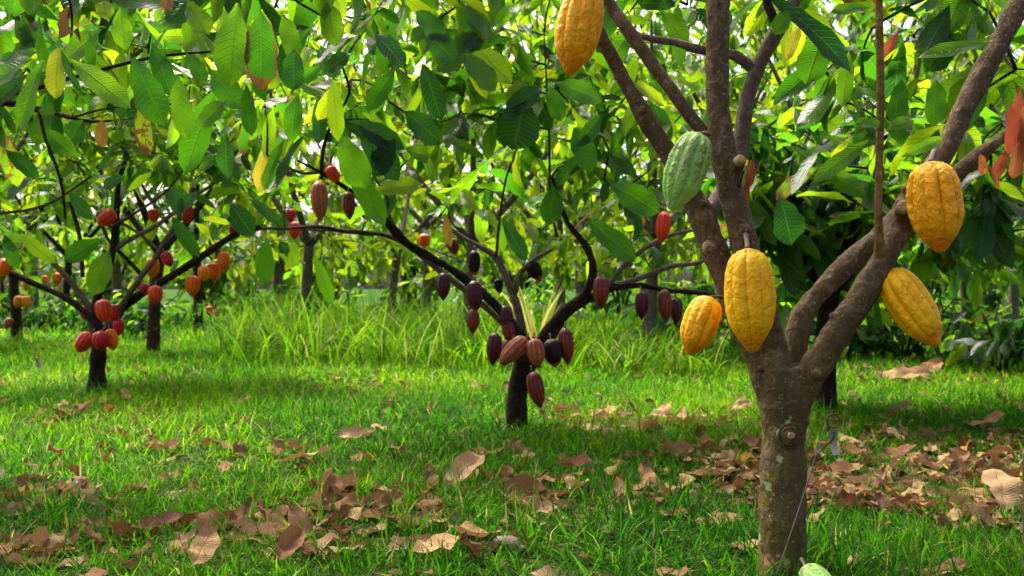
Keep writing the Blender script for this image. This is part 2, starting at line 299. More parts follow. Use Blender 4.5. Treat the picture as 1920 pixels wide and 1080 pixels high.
def build_grass():
    B = []; D = []; L = []; W = []; K = []; C = []
    def zone(y0, y1, tufts_m2, blades, Lr, Wr, spread=1.0):
        area = (y1*y1-y0*y0)/2*1.34; n = int(area*tufts_m2)
        y = np.sqrt(rng.random(n)*(y1*y1-y0*y0)+y0*y0); x = (rng.random(n)-.5)*1.34*y
        dens = (1-litter(x, y)*.93)*(.45+.75*vnoise(x+3, y, 5.0)); keep = rng.random(n) < dens; x, y = x[keep], y[keep]; n = len(x)
        k = blades; xx = np.repeat(x, k); yy = np.repeat(y, k); m = len(xx)
        th = rng.random(n)*6.28; tl = .7+.6*rng.random(n); th = np.repeat(th, k)+rng.random(m)*6.28
        xx = xx+rng.normal(0, .008*spread, m); yy = yy+rng.normal(0, .008*spread, m); lean = rng.random(m)**.8*1.15
        B.append(np.stack([xx, yy, gz(xx, yy)-.004], 1)); D.append(np.stack([np.cos(th)*np.sin(lean), np.sin(th)*np.sin(lean), np.cos(lean)], 1))
        patch = vnoise(xx*1.3+5, yy*.9, 2.2)*.55+vnoise(xx, yy+9, 8)*.25; tall = np.repeat(tl, k)*(.7+.6*vnoise(xx, yy, 3.1))
        L.append(rng.uniform(*Lr, m)*tall); W.append(rng.uniform(*Wr, m)); K.append(rng.uniform(.2, 1.9, m))
        hue = np.clip(patch*.75+rng.normal(.08, .20, m)+np.clip((yy-3)/9, 0, .22)-.04, 0, 1); dry = (rng.random(m) < .035)*rng.uniform(.4, 1, m)
        C.append(np.stack([hue, dry, 0*hue], 1))
    zone(1.45, 3.0, 2100, 8, (.032, .088), (.0028, .0066))
    zone(3.0, 5.5, 1200, 7, (.04, .10), (.004, .0075), 1.3)
    zone(5.5, 10, 420, 7, (.05, .11), (.006, .012), 2)
    zone(10, 30, 40, 7, (.09, .20), (.015, .03), 5)
    g = Leaves(); g.B, g.D, g.L, g.W, g.K, g.C = [np.concatenate(a) for a in (B, D, L, W, K, C)]
    n = len(g.L); up = np.zeros((n, 3)); up[:, 2] = 1; up += rng.normal(0, .25, (n, 3)); g.N = up; g.Fd = np.full(n, .15)
    print('grass blades', n)
    o = obj('grass', g.mesh('grass', M_grass, 3, 1, 'grass', 0.0)); tag(o, 'short bright green lawn grass growing under the cacao trees', 'grass', kind='stuff')
build_grass()

def build_tall_grass(name, label, px0, px1, Y0, Y1, n, Lr, Wr, hue0, dry=.08, cat='tall grass'):
    g = Leaves()
    for _ in range(n):
        Y = random.uniform(Y0, Y1); x = (random.uniform(px0, px1)-960)/F*Y; z = float(gz(x, Y))
        for k in range(14):
            a = random.uniform(0, 6.28); le = random.uniform(.05, .55); L = random.uniform(*Lr)
            g.add((x+random.gauss(0, .05), Y+random.gauss(0, .05), z-.01), (math.cos(a)*math.sin(le), math.sin(a)*math.sin(le), math.cos(le)), (random.gauss(0, .2), random.gauss(0, .2), 1), L, random.uniform(*Wr), random.uniform(.5, 2.4), (min(1, max(0, random.gauss(hue0, .2))), (random.random() < dry)*random.uniform(.4, 1), 0), .2)
    o = obj(name, g.mesh(name, M_grass, 7, 1, 'grass', .02)); tag(o, label, cat, kind='stuff')
build_tall_grass('tall_grass', 'tall arching pale green grass clumps behind the tree with dark pods', 430, 950, 6.6, 12, 300, (.2, .75), (.008, .018), .66)
build_tall_grass('tall_grass', 'tall bright grass growing right of the dark pod trunk in the distance', 1010, 1330, 6.3, 11, 150, (.2, .5), (.008, .018), .65)
build_tall_grass('tall_grass', 'sunlit grass standing along the far edge on the right', 1600, 2150, 7.5, 11, 110, (.2, .42), (.010, .02), .7)

# ---------------------------------------------------------------- cacao pods
PODS = []          # (px, py, radius px, depth): kept clear of leaves in front
PROF = {'blunt': ([0, .012, .05, .12, .22, .34, .46, .6, .73, .83, .90, .95, .985, 1], [0, .34, .58, .79, .92, .985, 1, .97, .84, .63, .42, .29, .19, 0]),
        'point': ([0, .015, .05, .12, .24, .38, .50, .64, .77, .87, .94, .985, 1], [0, .34, .58, .82, .96, 1, .98, .89, .68, .42, .20, .07, 0]),
        'round': ([0, .015, .05, .13, .26, .40, .55, .70, .83, .92, .97, 1], [0, .38, .62, .86, .98, 1, .97, .86, .63, .38, .18, 0])}
def pod_mesh(name, L, Wd, prof, mat, hi, groove=.10, bumps=.0, rot=0.0):
    nu, nt_ = (72, 120) if hi else (22, 40)
    u = np.linspace(0, 1, nu+1)**1.0; u[1] = .004 if hi else .012; th = np.arange(nt_)/nt_*2*np.pi
    Rr = np.interp(u, *PROF[prof]); k = np.ones(5)/5
    if hi: Rs = np.convolve(np.pad(Rr, 2, mode='edge'), k, 'valid'); Rr[3:-3] = Rs[3:-3]
    U, T = np.meshgrid(u, th, indexing='ij'); rr = Rr[:, None]*np.ones_like(T)*Wd/2
    wv = T+rot+.06*np.sin(U*5); s_ = np.abs(np.sin(5*wv)); ridge = s_**.55
    g = groove*(.72+.28*np.cos(5*wv))*np.clip(1.25-1.1*np.abs(U-.42)*1.7, .25, 1)
    rr = rr*(1-g*(1-ridge)); X = rr*np.cos(T); Y = rr*np.sin(T); Z = -U*L
    V = np.stack([X, Y, Z], -1)
    if bumps:
        off = random.random()*50
        for i in range(nu+1):
            for j in range(nt_):
                p = Vector(V[i, j]); d = mnoise.noise(Vector((p.x*75+off, p.y*75, p.z*95)))*.65+mnoise.noise(Vector((p.x*28, p.y*28+off, p.z*36)))*.8
                V[i, j, :2] *= 1+bumps*d*(.35+.65*ridge[i, j])
    V = V.reshape(-1, 3); Q = []
    i, j = np.meshgrid(np.arange(nu), np.arange(nt_), indexing='ij'); i = i.ravel(); j = j.ravel(); j2 = (j+1) % nt_
    Q = np.stack([i*nt_+j, (i+1)*nt_+j, (i+1)*nt_+j2, i*nt_+j2], 1)
    col = np.stack([s_, U, 0*U], -1).reshape(-1, 3)
    return mesh_np(name, V, Q, mat, None, col)
def pod(top, tip, wpx, Y, mat, label, prof='blunt', hi=False, dy=0.0, group=None, groove=.15, bumps=0.0, stalk_to=None, rot=None):
    a = P(top[0], top[1], Y); b = P(tip[0], tip[1], Y+dy); L = (b-a).length; Wd = wpx/F*Y
    t = empty('cacao_pod', a, label, 'cacao pod', group)
    me = pod_mesh('husk', L, Wd, prof, mat, hi, groove, bumps, random.random()*6 if rot is None else rot)
    q = (a-b).to_track_quat('Z', 'Y'); me.transform(q.to_matrix().to_4x4()); obj('husk', me, t)
    tb = Tubes(); up = (a-b).normalized(); s0 = a-up*L*.012
    e = P(*stalk_to) if stalk_to else s0+up*L*.10+Vector((random.uniform(-.3, .3)*Wd*.3, Wd*.22, Wd*.12))
    r0 = max(.0035, Wd*.055); tb.add([s0, s0.lerp(e, .5)+up*L*.015, e], [r0*.95, r0*.8, r0*1.15], 8, .008)
    obj('stalk', local(tb.mesh('stalk', M_stalk), t), t)
    n = 4
    for k in range(n):
        f = (k+.5)/n; PODS.append((top[0]+(tip[0]-top[0])*f, top[1]+(tip[1]-top[1])*f, wpx*.62, Y))
    return t
M_yel = pod_material('yellow_pod', (.93, .37, .001), (.92, .47, .002), (.60, .20, .002), warts=.8, rough=.42, specks=.5)  # third colour darkens the furrows, groove shade put into the colour
M_yel2 = pod_material('ripe_yellow_pod', (.90, .45, .001), (.93, .53, .002), (.62, .24, .002), warts=.7, rough=.4, specks=.2)  # third colour paints furrow shade here too
M_grn = pod_material('green_pod', (.20, .44, .06), (.28, .54, .10), (.36, .58, .15), warts=1.0, rough=.5, scaly=.95, specks=0)
M_pur = pod_material('purple_pod', (.075, .008, .022), (.045, .006, .014), (.12, .02, .03), warts=.6, rough=.28, specks=0, coat=.3, band=(.30, .72))
M_mar = pod_material('maroon_pod', (.17, .022, .014), (.10, .010, .012), (.36, .10, .02), warts=.5, rough=.33, specks=.2, coat=.2, band=(.30, .72))
M_blk = pod_material('black_pod', (.018, .006, .006), (.010, .004, .005), None, warts=.4, rough=.5, specks=0)
M_brn = pod_material('brown_red_pod', (.33, .085, .035), (.24, .045, .025), (.62, .26, .07), warts=.5, rough=.4, specks=.2, band=(.30, .72))
M_red = pod_material('red_pod', (.66, .035, .008), (.50, .012, .010), (.80, .17, .03), warts=.3, rough=.34, specks=.1, coat=.2, band=(.30, .72))
M_crm = pod_material('crimson_pod', (.46, .006, .018), (.34, .005, .012), (.62, .05, .03), warts=.3, rough=.3, specks=0, coat=.3, band=(.30, .72))
M_ora = pod_material('orange_pod', (.78, .13, .006), (.66, .06, .005), (.80, .26, .02), warts=.3, rough=.38, specks=.1, band=(.30, .72))
M_ory = pod_material('yellow_orange_pod', (.82, .27, .004), (.76, .18, .004), (.55, .12, .01), warts=.3, rough=.4, specks=.1, band=(.30, .72))
GY = 'yellow pods on the nearest tree'
pod((1101, -26), (1067, 140), 87, 1.78, M_yel, 'yellow cacao pod cut off by the top edge, on the upper left limb', hi=True, group=GY, groove=.13, bumps=.035, stalk_to=(1115, -40, 1.83))
pod((1402, 465), (1411, 662), 96, 1.80, M_yel2, 'longest yellow cacao pod, hanging upright in front of the trunk fork', hi=True, group=GY, groove=.17, bumps=.022, stalk_to=(1398, 440, 1.87), rot=.33)
pod((1745, 302), (1764, 474), 101, 1.80, M_yel, 'warty orange-yellow cacao pod with deep furrows below the right limb', hi=True, group=GY, groove=.22, bumps=.045, stalk_to=(1752, 284, 1.86), rot=.1)
pod((1664, 506), (1758, 650), 82, 1.88, M_yel2, 'smooth yellow cacao pod slanting down to the right beside the right limb', hi=True, dy=-.04, group=GY, groove=.22, bumps=.022, stalk_to=(1652, 490, 1.9), rot=.2)
pod((1333, 556), (1291, 666), 70, 1.86, M_yel, 'small yellow cacao pod tilted to the left, left of the longest pod', hi=True, group=GY, groove=.16, bumps=.025, stalk_to=(1352, 558, 1.90))
pod((1312, 249), (1258, 395), 80, 1.80, M_grn, 'green cacao pod with grey-brown scaly patches between the two limbs', hi=True, groove=.24, bumps=.05, stalk_to=(1330, 252, 1.87), rot=.5)
pod((1516, 1072), (1552, 1122), 60, 1.80, M_grn, 'pale green cacao pod at the foot of the nearest trunk, bottom edge', hi=True, dy=-.10, groove=.1, bumps=.01, stalk_to=(1503, 1048, 1.84))
GD = 'dark pods on the middle tree'; D3 = 3.72
def dp(cx, cy, L, w, tilt, m, label, Y=D3, prof='point', group=GD, **k):
    a = R(tilt); dx, dy_ = math.sin(a)*L/2, math.cos(a)*L/2      # tilt > 0: tip points to the right
    pod((cx-dx, cy-dy_), (cx+dx, cy+dy_), w, Y, m, label, prof, group=group, **dict(dict(groove=.26), **k))
dp(831, 538, 54, 27, 0, M_pur, 'purple pod hanging alone at the left under the long left limb')
dp(889, 495, 52, 24, 0, M_blk, 'black pod hanging just above the long left limb', Y=3.95)
dp(890, 557, 62, 31, 4, M_pur, 'glossy purple pod on the long left limb above a dark maroon one')
dp(887, 603, 48, 25, -2, M_mar, 'dark maroon pod with a sharp tip, lower of the pair on the left limb', Y=3.70)
dp(926, 655, 64, 29, -5, M_pur, 'leftmost purple pod of the ring round the dark trunk fork')
pod((988, 634), (936, 683), 36, 3.62, M_brn, 'brown-red pod lying slantwise across the dark trunk fork', 'point', group=GD, groove=.12)
dp(952, 662, 52, 36, -20, M_pur, 'dark purple pod tucked behind the slanting brown-red pod', Y=3.8)
dp(1005, 663, 58, 35, 10, M_brn, 'pinkish brown ribbed pod facing the camera right in the dark fork', Y=3.60, groove=.13)
dp(1037, 663, 56, 37, 10, M_blk, 'blackish maroon pod right of the pinkish brown pod in the fork', Y=3.68)
dp(1062, 650, 72, 30, 5, M_mar, 'long reddish pod at the right end of the ring round the dark fork', Y=3.7)
dp(1006, 732, 72, 33, 14, M_mar, 'red pod growing low on the right side of the black trunk', Y=3.70)
dp(1127, 549, 64, 31, 0, M_mar, 'red-brown pod under the right limb of the middle tree', Y=3.6)
dp(1203, 573, 56, 26, 0, M_pur, 'small dark maroon pod hanging under the far right branch')
dp(1247, 574, 64, 27, 2, M_mar, 'dark brown pod, upper of the touching pair under the right branch')
dp(1268, 584, 52, 25, 0, M_pur, 'dark purple pod, lower of the touching pair under the right branch', Y=3.8)
dp(950, 601, 58, 28, 10, M_pur, 'dark maroon pod behind the crossing limbs above the fork', Y=3.85)
dp(957, 624, 52, 30, 15, M_mar, 'wine red pod squeezed between the limbs just above the fork', Y=3.85)
dp(1003, 508, 46, 28, 30, M_blk, 'shrivelled black pod among the leaves above the pale grass tuft', Y=4.0)
dp(935, 537, 30, 18, 8, M_blk, 'tiny black pod left of the thin central limb', Y=4.0)
dp(1243, 427, 62, 30, -6, M_red, 'bright red pod hanging beside the trunk below the green pod', Y=3.3)
dp(850, 463, 34, 22, 20, M_mar, 'small brown pod half hidden in leaves over the long limb', Y=4.2)
dp(795, 452, 28, 22, 0, M_ora, 'small orange-brown pod behind the left limb of the middle tree', Y=4.4)
dp(654, 386, 54, 25, 4, M_mar, 'dark red pod behind the upper end of the long left limb', Y=3.6)
dp(599, 378, 78, 33, 3, M_brn, 'long brown-red pod hanging at the end of the long left limb', Y=3.35, groove=.12)
dp(625, 327, 36, 24, 35, M_red, 'small red pod above the long brown-red one', Y=3.45)
GR = 'red pods on the left tree'; D5 = 5.35
def rp(cx, cy, L, w, tilt, m, label, Y=D5, group=GR): dp(cx, cy, L, w, tilt, m, label, Y, 'round', group)
rp(199, 409, 40, 31, -55, M_red, 'striped red pod at the top of the dark upright stem')
rp(288, 404, 26, 22, 0, M_red, 'small red pod half behind the rising side branch', 5.6)
rp(349, 401, 36, 27, 0, M_crm, 'dark crimson pod under leaves on the rising side branch')
rp(438, 432, 24, 18, -5, M_crm, 'small crimson pod showing above the end of the right limb', 5.5)
rp(314, 486, 32, 22, 25, M_crm, 'crimson pod leaning right on the pale inner branch')
rp(286, 503, 38, 26, 0, M_ora, 'orange pod behind the pale inner branch', 5.7)
rp(361, 536, 40, 28, -5, M_ora, 'orange-red pod, lowest of the row under the right limb')
rp(382, 513, 30, 23, 0, M_ory, 'light orange pod facing the camera in the row under the right limb', 5.25)
rp(401, 510, 36, 25, 10, M_ora, 'orange pod, third of the row under the right limb', 5.4)
rp(419, 490, 37, 24, 0, M_ora, 'orange pod, highest of the row under the right limb')
rp(291, 553, 36, 28, 0, M_red, 'pinkish red striped pod hanging below the right limb', 5.2)
rp(271, 541, 22, 19, -20, M_crm, 'little crimson pod left of the striped pinkish red pod')
rp(194, 583, 44, 31, 8, M_red, 'big red pod in front of the left trunk where it forks', 5.2)
rp(213, 588, 36, 20, 5, M_crm, 'narrow crimson pod behind the big red one in the fork')
rp(160, 586, 26, 22, -10, M_crm, 'dark crimson pod on the left of the left fork', 5.45)
rp(222, 614, 32, 22, 0, M_crm, 'dark red pod right under the base of the right limb')
rp(157, 642, 44, 31, -35, M_red, 'red pod sticking out left at the bottom of the fork', 5.25)
rp(190, 639, 38, 33, -5, M_crm, 'wide crimson pod in the middle of the lowest cluster', 5.15)
rp(209, 637, 42, 24, 14, M_ora, 'orange-red pod on the right of the lowest cluster', 5.2)
rp(9, 502, 36, 26, -20, M_ora, 'orange pod at the left edge over the low left limb')
rp(552, 432, 34, 21, 0, M_red, 'bright red pod hanging alone under the thin branch', 5.2)
rp(546, 405, 28, 19, 0, M_crm, 'dark crimson pod just above the lone bright red pod', 5.4)
GF = 'orange pods on the far trees'
for (cx, cy, L, w, tl, m, lb, Y) in [
    (393, 583, 20, 15, 0, M_red, 'small red pod low beside a far thin trunk', 11), (403, 588, 15, 12, 40, M_crm, 'tiny crimson pod at the end of a low far twig', 11),
    (34, 566, 24, 17, -15, M_ory, 'yellow-orange pod left of the pair on the far left trunk', 10.2), (49, 567, 25, 17, 12, M_ory, 'yellow-orange pod right of the pair on the far left trunk', 10.2),
    (15, 607, 24, 15, -25, M_brn, 'brownish pod low left of the far left trunk', 10.2), (84, 525, 18, 13, 0, M_ory, 'small orange pod seen between leaves at far left', 9), (107, 523, 24, 17, 0, M_ora, 'orange pod behind the low left limb', 9),
    (48, 537, 18, 12, 0, M_ory, 'faint yellow pod above the pair on the far left trunk', 10.2)]:
    dp(cx, cy, L, w, tl, m, lb, Y, 'round', GF)

# ---------------------------------------------------------------- trees
def limb(tb, pts, Y0, seg=10, step=.03, lump=0.02):
    """pts = (px, py, radius px, depth offset)"""
    tb.add([P(p[0], p[1], Y0+p[3]) for p in pts], [p[2]/F*(Y0+p[3]) for p in pts], seg, step, lump); return tb
def fuse(tb, name, mat, voxel, amp):
    me = tb.mesh(name, mat); o = link(bpy.data.objects.new(name, me)); md = o.modifiers.new('r', 'REMESH'); md.mode = 'VOXEL'; md.voxel_size = voxel
    s = o.modifiers.new('s', 'SMOOTH'); s.factor = .6; s.iterations = 3
    dg = bpy.context.evaluated_depsgraph_get(); dg.update(); nm = bpy.data.meshes.new_from_object(o.evaluated_get(dg)); nm.name = name
    bpy.data.objects.remove(o); co = np.empty(len(nm.vertices)*3, np.float32); no = np.empty_like(co)
    nm.vertices.foreach_get('co', co); nm.vertices.foreach_get('normal', no); co = co.reshape(-1, 3); no = no.reshape(-1, 3)
    d = np.array([mnoise.noise(Vector((p[0]*14, p[1]*14, p[2]*11)))*1.0+mnoise.noise(Vector((p[0]*45, p[1]*45, p[2]*30)))*.5+mnoise.noise(Vector((p[0]*120, p[1]*120, p[2]*60)))*.28 for p in co])
    co += no*(d*amp)[:, None]; nm.vertices.foreach_set('co', co.ravel()); nm.polygons.foreach_set('use_smooth', np.ones(len(nm.polygons), bool))
    nm.materials.clear(); nm.materials.append(mat); nm.update(); return nm

def clear_of(P3, L):
    """false where a leaf would hang in front of a pod"""
    if P3[1] < 1.35: return False
    px, py = 960+P3[0]/P3[1]*F, 540-(P3[2]-CAM_H)/P3[1]*F
    for (a, b, r, Y) in PODS:
        if P3[1] < Y+.05:
            s = r+.25*L/P3[1]*F
            if (px-a)**2+(py-b)**2 < s*s: return False
    return True
def crown(root, nodes, vols, n_cl, per, Lr, hue, burn=.3, young=0.0, nu=8, nv=4, hero=None, twig_r=.0029, twigs=True, keep=None, droop=.9, name='foliage', rest=None):
    lv = Leaves(); cs = []; tries = 0
    while len(cs) < n_cl and tries < n_cl*20:
        tries += 1; c, r = random.choices(vols, [v[1][0]*v[1][1]*v[1][2] for v in vols])[0]
        d = Vector((random.gauss(0, 1), random.gauss(0, 1), random.gauss(0, 1))).normalized()*random.random()**.45
        p = Vector((c[0]+d.x*r[0], c[1]+d.y*r[1], c[2]+d.z*r[2]))
        if keep and not keep(p): continue
        if p.y < 1.4: continue
        cs.append(p)
    tb = Tubes(); nod = np.array(nodes, float)
    ds = [float(np.min(((nod-np.array(c))**2).sum(1))) for c in cs]; order = np.argsort(ds); nl = 0
    nod = list(map(list, nod)); arr = np.array(nod)
    for i in order:
        c = cs[i]; ca = np.array(c); k = int(np.argmin(((arr-ca)**2).sum(1))); a = Vector(arr[k]); Ld = (c-a).length
        if Ld > .02:
            m1 = a.lerp(c, .5)+Vector((0, 0, .06*Ld))+Vector((random.gauss(0, 1), random.gauss(0, 1), random.gauss(0, 1)))*Ld*.06
            if twigs: tb.add([a, m1, c], [twig_r*(1.3+min(1.5, Ld*1.5)), twig_r*1.15, twig_r*.8], 5, max(.05, Ld/5), rec=False)
            arr = np.concatenate([arr, np.array([list(m1), list(c)])])
        az0 = random.uniform(0, 6.28); hb = random.gauss(0, .13)
        for q in range(random.randint(*per)):
            az = az0+q*2.3+random.gauss(0, .5); el = random.gauss(-.55, .55)*droop
            d = Vector((math.cos(az)*math.cos(el), math.sin(az)*math.cos(el), math.sin(el)))
            L = random.uniform(Lr[0]*.8, Lr[1])*(1.0 if random.random() > .25 else .6); b = c+Vector((random.gauss(0, .02), random.gauss(0, .02), random.gauss(0, .02)))-d*.005
            if not (clear_of(b+d*L*.5, L) and clear_of(b+d*L, L)): continue
            nrm = Vector((random.gauss(0, .7), random.gauss(0, .7), 1))
            yg = (random.random() < young)*random.uniform(.5, 1)
            h = min(1, max(0, random.gauss(hue*.92, .24)+hb)); bu = abs(random.gauss(burn, .3)) if random.random() < .6 else 0
            lv.add(b, d, nrm, L, L*random.uniform(.24, .38), random.uniform(-.3, 1.4), (h, min(1, bu), yg), random.uniform(.05, .5)); nl += 1
    if hero:
        for h in hero: lv.add(*h)
    fo = obj(name, local(lv.mesh(name, M_leaf, nu, nv), root), root)
    if tb.V: tw = obj('twigs', local(tb.mesh('twigs', M_twig), root), root); tag(tw, kind='stuff')
    print(root.name, 'leaves', nl)
def hl(base, tip, wpx, Y, h, burn=.3, young=0.0, dy=0.0, bend=.35, roll=0.0, fold=.2):
    a = P(base[0], base[1], Y); b = P(tip[0], tip[1], Y+dy); d = b-a; L = d.length*1.03; n = Vector((0, -1, .35)); n = Matrix.Rotation(R(roll+random.uniform(-14, 14)), 3, d.normalized()) @ n
    return (a, d, n, L, wpx/F*Y*1.08, bend*random.uniform(.4, 1.2), (h, burn, young), fold)
def V3(px, py, Y): return tuple(P(px, py, Y))

# the nearest tree
t1 = empty('cacao_tree', (P(1467, 1095, 1.92).x, 1.92, 0), 'nearest cacao tree with thick mossy trunk, forked limbs and yellow pods', 'tree')
tb = Tubes(); Y1 = 1.92
limb(tb, [(1467, 1140, 52, 0), (1467, 1085, 47, 0), (1467, 1000, 44.5, 0), (1469, 900, 42, 0), (1471, 840, 40, 0), (1471, 800, 40, 0), (1472, 760, 46, 0), (1472, 725, 51, 0), (1470, 690, 44, 0)], Y1, 20, .02, .012)
limb(tb, [(1460, 770, 33, 0), (1437, 700, 30, .01), (1407, 630, 27, .02), (1370, 550, 27, .03), (1341, 470, 26, .03), (1309, 390, 23, .03), (1252, 285, 19, .03), (1192, 190, 15.5, .02), (1140, 95, 13.5, 0), (1075, -20, 12.5, -.02), (1010, -130, 11, -.04)], Y1, 16, .025, .02)
limb(tb, [(1470, 770, 36, 0), (1454, 690, 31, 0), (1438, 620, 29, 0), (1413, 530, 29, -.02), (1392, 440, 26, -.02), (1368, 350, 25, -.02), (1352, 270, 23, -.02), (1345, 180, 21.5, -.02), (1345, 80, 21, -.01), (1348, -30, 20, 0), (1352, -160, 18, 0)], Y1, 16, .025, .02)
limb(tb, [(1480, 790, 30, 0), (1497, 748, 27, -.01), (1517, 708, 27, -.02), (1548, 658, 27, -.03), (1582, 605, 26.5, -.04), (1615, 560, 26, -.04), (1656, 488, 25, -.04), (1698, 402, 25, -.02), (1765, 292, 22, 0), (1802, 216, 20, .01), (1852, 120, 20, .02), (1912, 10, 20, .04), (1990, -140, 18, .06)], Y1, 16, .025, .02)
limb(tb, [(1484, 740, 16, .03), (1489, 695, 18, .03), (1493, 645, 21, .04), (1503, 595, 20.5, .05), (1550, 532, 19.5, .07), (1603, 483, 18.5, .09), (1640, 450, 19, .10), (1712, 380, 16, .12), (1800, 318, 14, .14), (1900, 245, 12, .16), (2000, 180, 10, .18)], Y1, 14, .025, .03)
limb(tb, [(1700, 425, 20, -.03), (1697, 398, 19, -.05), (1693, 386, 17, -.07)], Y1, 14, .01, .02)      # sawn stub on the right limb
limb(tb, [(1368, 330, 16, -.02), (1384, 308, 13, -.05), (1388, 300, 12, -.06)], Y1, 12, .01, .02)
for (a, b, r_, dz) in [(1330, 465, 13, -.035), (1398, 428, 12, -.05), (1318, 380, 10, 0), (1425, 690, 9, -.04), (1515, 750, 9, -.03), (1512, 790, 8, -.03), (1457, 612, 10, -.03), (1560, 590, 8, -.05), (1808, 205, 9, -.01), (1700, 352, 9, -.03), (1532, 700, 9, -.06), (1205, 205, 6, -.01), (1335, 130, 6, -.03)]:
    limb(tb, [(a, b+r_*.3, r_, dz+.012), (a, b, r_*.7, dz)], Y1, 8, .01, .0)
obj('trunk', local(fuse(tb, 'trunk', M_bark_near, .0032, .0042), t1), t1); nodes1 = list(tb.nodes)
def branch(root, pts, Y, mat, nodes, seg=10, label=None, lump=.03, name='branch', step=.03):
    b = Tubes(); limb(b, pts, Y, seg, step, lump); o = obj(name, local(b.mesh(name, mat), root), root); nodes += b.nodes
    if label: o['label'] = label
    return o
branch(t1, [(1332, 262, 11, -.01), (1300, 225, 12, .0), (1258, 168, 12, .01), (1200, 88, 12, .03), (1130, -10, 12, .05), (1050, -120, 10, .08)], Y1, M_bark_near, nodes1, 12, 'slim brown limb slanting up to the left')
branch(t1, [(1322, 405, 15, .05), (1345, 375, 16, .09), (1375, 320, 16, .13), (1390, 260, 15.5, .14), (1402, 180, 14.5, .14), (1428, 110, 13.5, .14), (1462, 50, 14, .14), (1500, -20, 12, .16), (1540, -100, 10, .18)], Y1, M_bark_grey, nodes1, 12, 'pale grey limb behind the dark upright limb')
branch(t1, [(1412, 130, 11, .14), (1380, 104, 10, .15), (1340, 98, 9, .15), (1300, 90, 9, .15), (1262, 78, 7, .16), (1200, 68, 6, .17), (1160, 40, 5, .2)], Y1, M_bark_grey, nodes1, 8)
branch(t1, [(1462, 55, 9, .14), (1440, 10, 8, .15), (1425, -60, 6, .16)], Y1, M_bark_dark, nodes1, 8)
branch(t1, [(1656, 490, 15, -.045), (1651, 470, 12, -.058), (1649, 445, 8, -.070), (1647, 380, 7.6, -.075), (1651, 200, 7.4, -.08), (1649, 60, 7.2, -.08), (1647, -60, 7, -.08), (1646, -140, 7, -.08)], Y1, M_shoot, nodes1, 10, 'straight tan water shoot rising from the right limb', .01)
branch(t1, [(1385, 352, 2, -.04), (1395, 320, 1.5, -.05)], Y1, M_bark_dark, nodes1, 6)
# sawn ends, knot
def disc(root, name, px, py, r, Y, n, mat, ring=0):
    c = P(px, py, Y); q = Vector(n).to_track_quat('Z', 'Y').to_matrix(); V = [[0, 0, .003]]; k = 24
    for rr, z in ((.5, .0035), (.85, .002), (1, 0), (1.02, -.012)):
        for i in range(k): a = i/k*6.283; w_ = 1+.06*math.sin(3*a+px); V.append([math.cos(a)*r*rr*w_, math.sin(a)*r*rr*w_, z])
    F_ = [(0, 1+i, 1+(i+1) % k) for i in range(k)]
    for j in range(3): F_ += [(1+j*k+i, 1+(j+1)*k+i, 1+(j+1)*k+(i+1) % k, 1+j*k+(i+1) % k) for i in range(k)]
    me = bpy.data.meshes.new(name); me.from_pydata([list(q @ Vector(v)+c) for v in V], [], F_); me.materials.append(mat); me.update()
    return obj(name, local(me, root), root)
N = NT('end_grain'); o_ = N.obj(); wv = N.n('TexWave', _wave_type='RINGS'); N.set(wv.inputs[0], o_); wv.inputs['Scale'].default_value = 60; wv.inputs['Distortion'].default_value = 3
N.set(N.p.inputs['Base Color'], N.mix(wv.outputs[0], (.20, .14, .06), (.32, .26, .12))); N.p.inputs['Roughness'].default_value = .8; M_end = N.m
disc(t1, 'cut_end', 1694, 387, .0125, Y1-.093, (-.25, -1, .25), M_end); disc(t1, 'cut_end', 1390, 298, .0088, Y1-.082, (.45, -1, .45), M_cut)['label'] = 'orange fresh cut on the dark upright limb'
disc(t1, 'cut_end', 1328, 463, .012, Y1-.008, (-.3, -1, .2), M_end)
def knot(root, px, py, Y, r):
    tk = Tubes(); c = P(px, py, Y)
    for rr, t_, y_ in ((1.12, .26, .002), (.80, .22, -.005), (.52, .19, -.009)):
        pts = [c+Vector((math.cos(a)*r*rr*(1+.08*math.sin(2*a+rr*5)), y_+.004*abs(math.cos(a)), math.sin(a)*r*rr*1.05)) for a in np.linspace(0, 6.283, 15)]
        tk.add(pts, [r*t_*random.uniform(.75, 1.2) for _ in pts], 8, .004, .05, rec=False)
    obj('knot', local(tk.mesh('knot', M_bark_near), root), root); disc(root, 'knot_core', px+2, py, r*.40, Y-.012, (0, -1, .1), M_cut)
knot(t1, 1482, 817, Y1-.044, .0185)
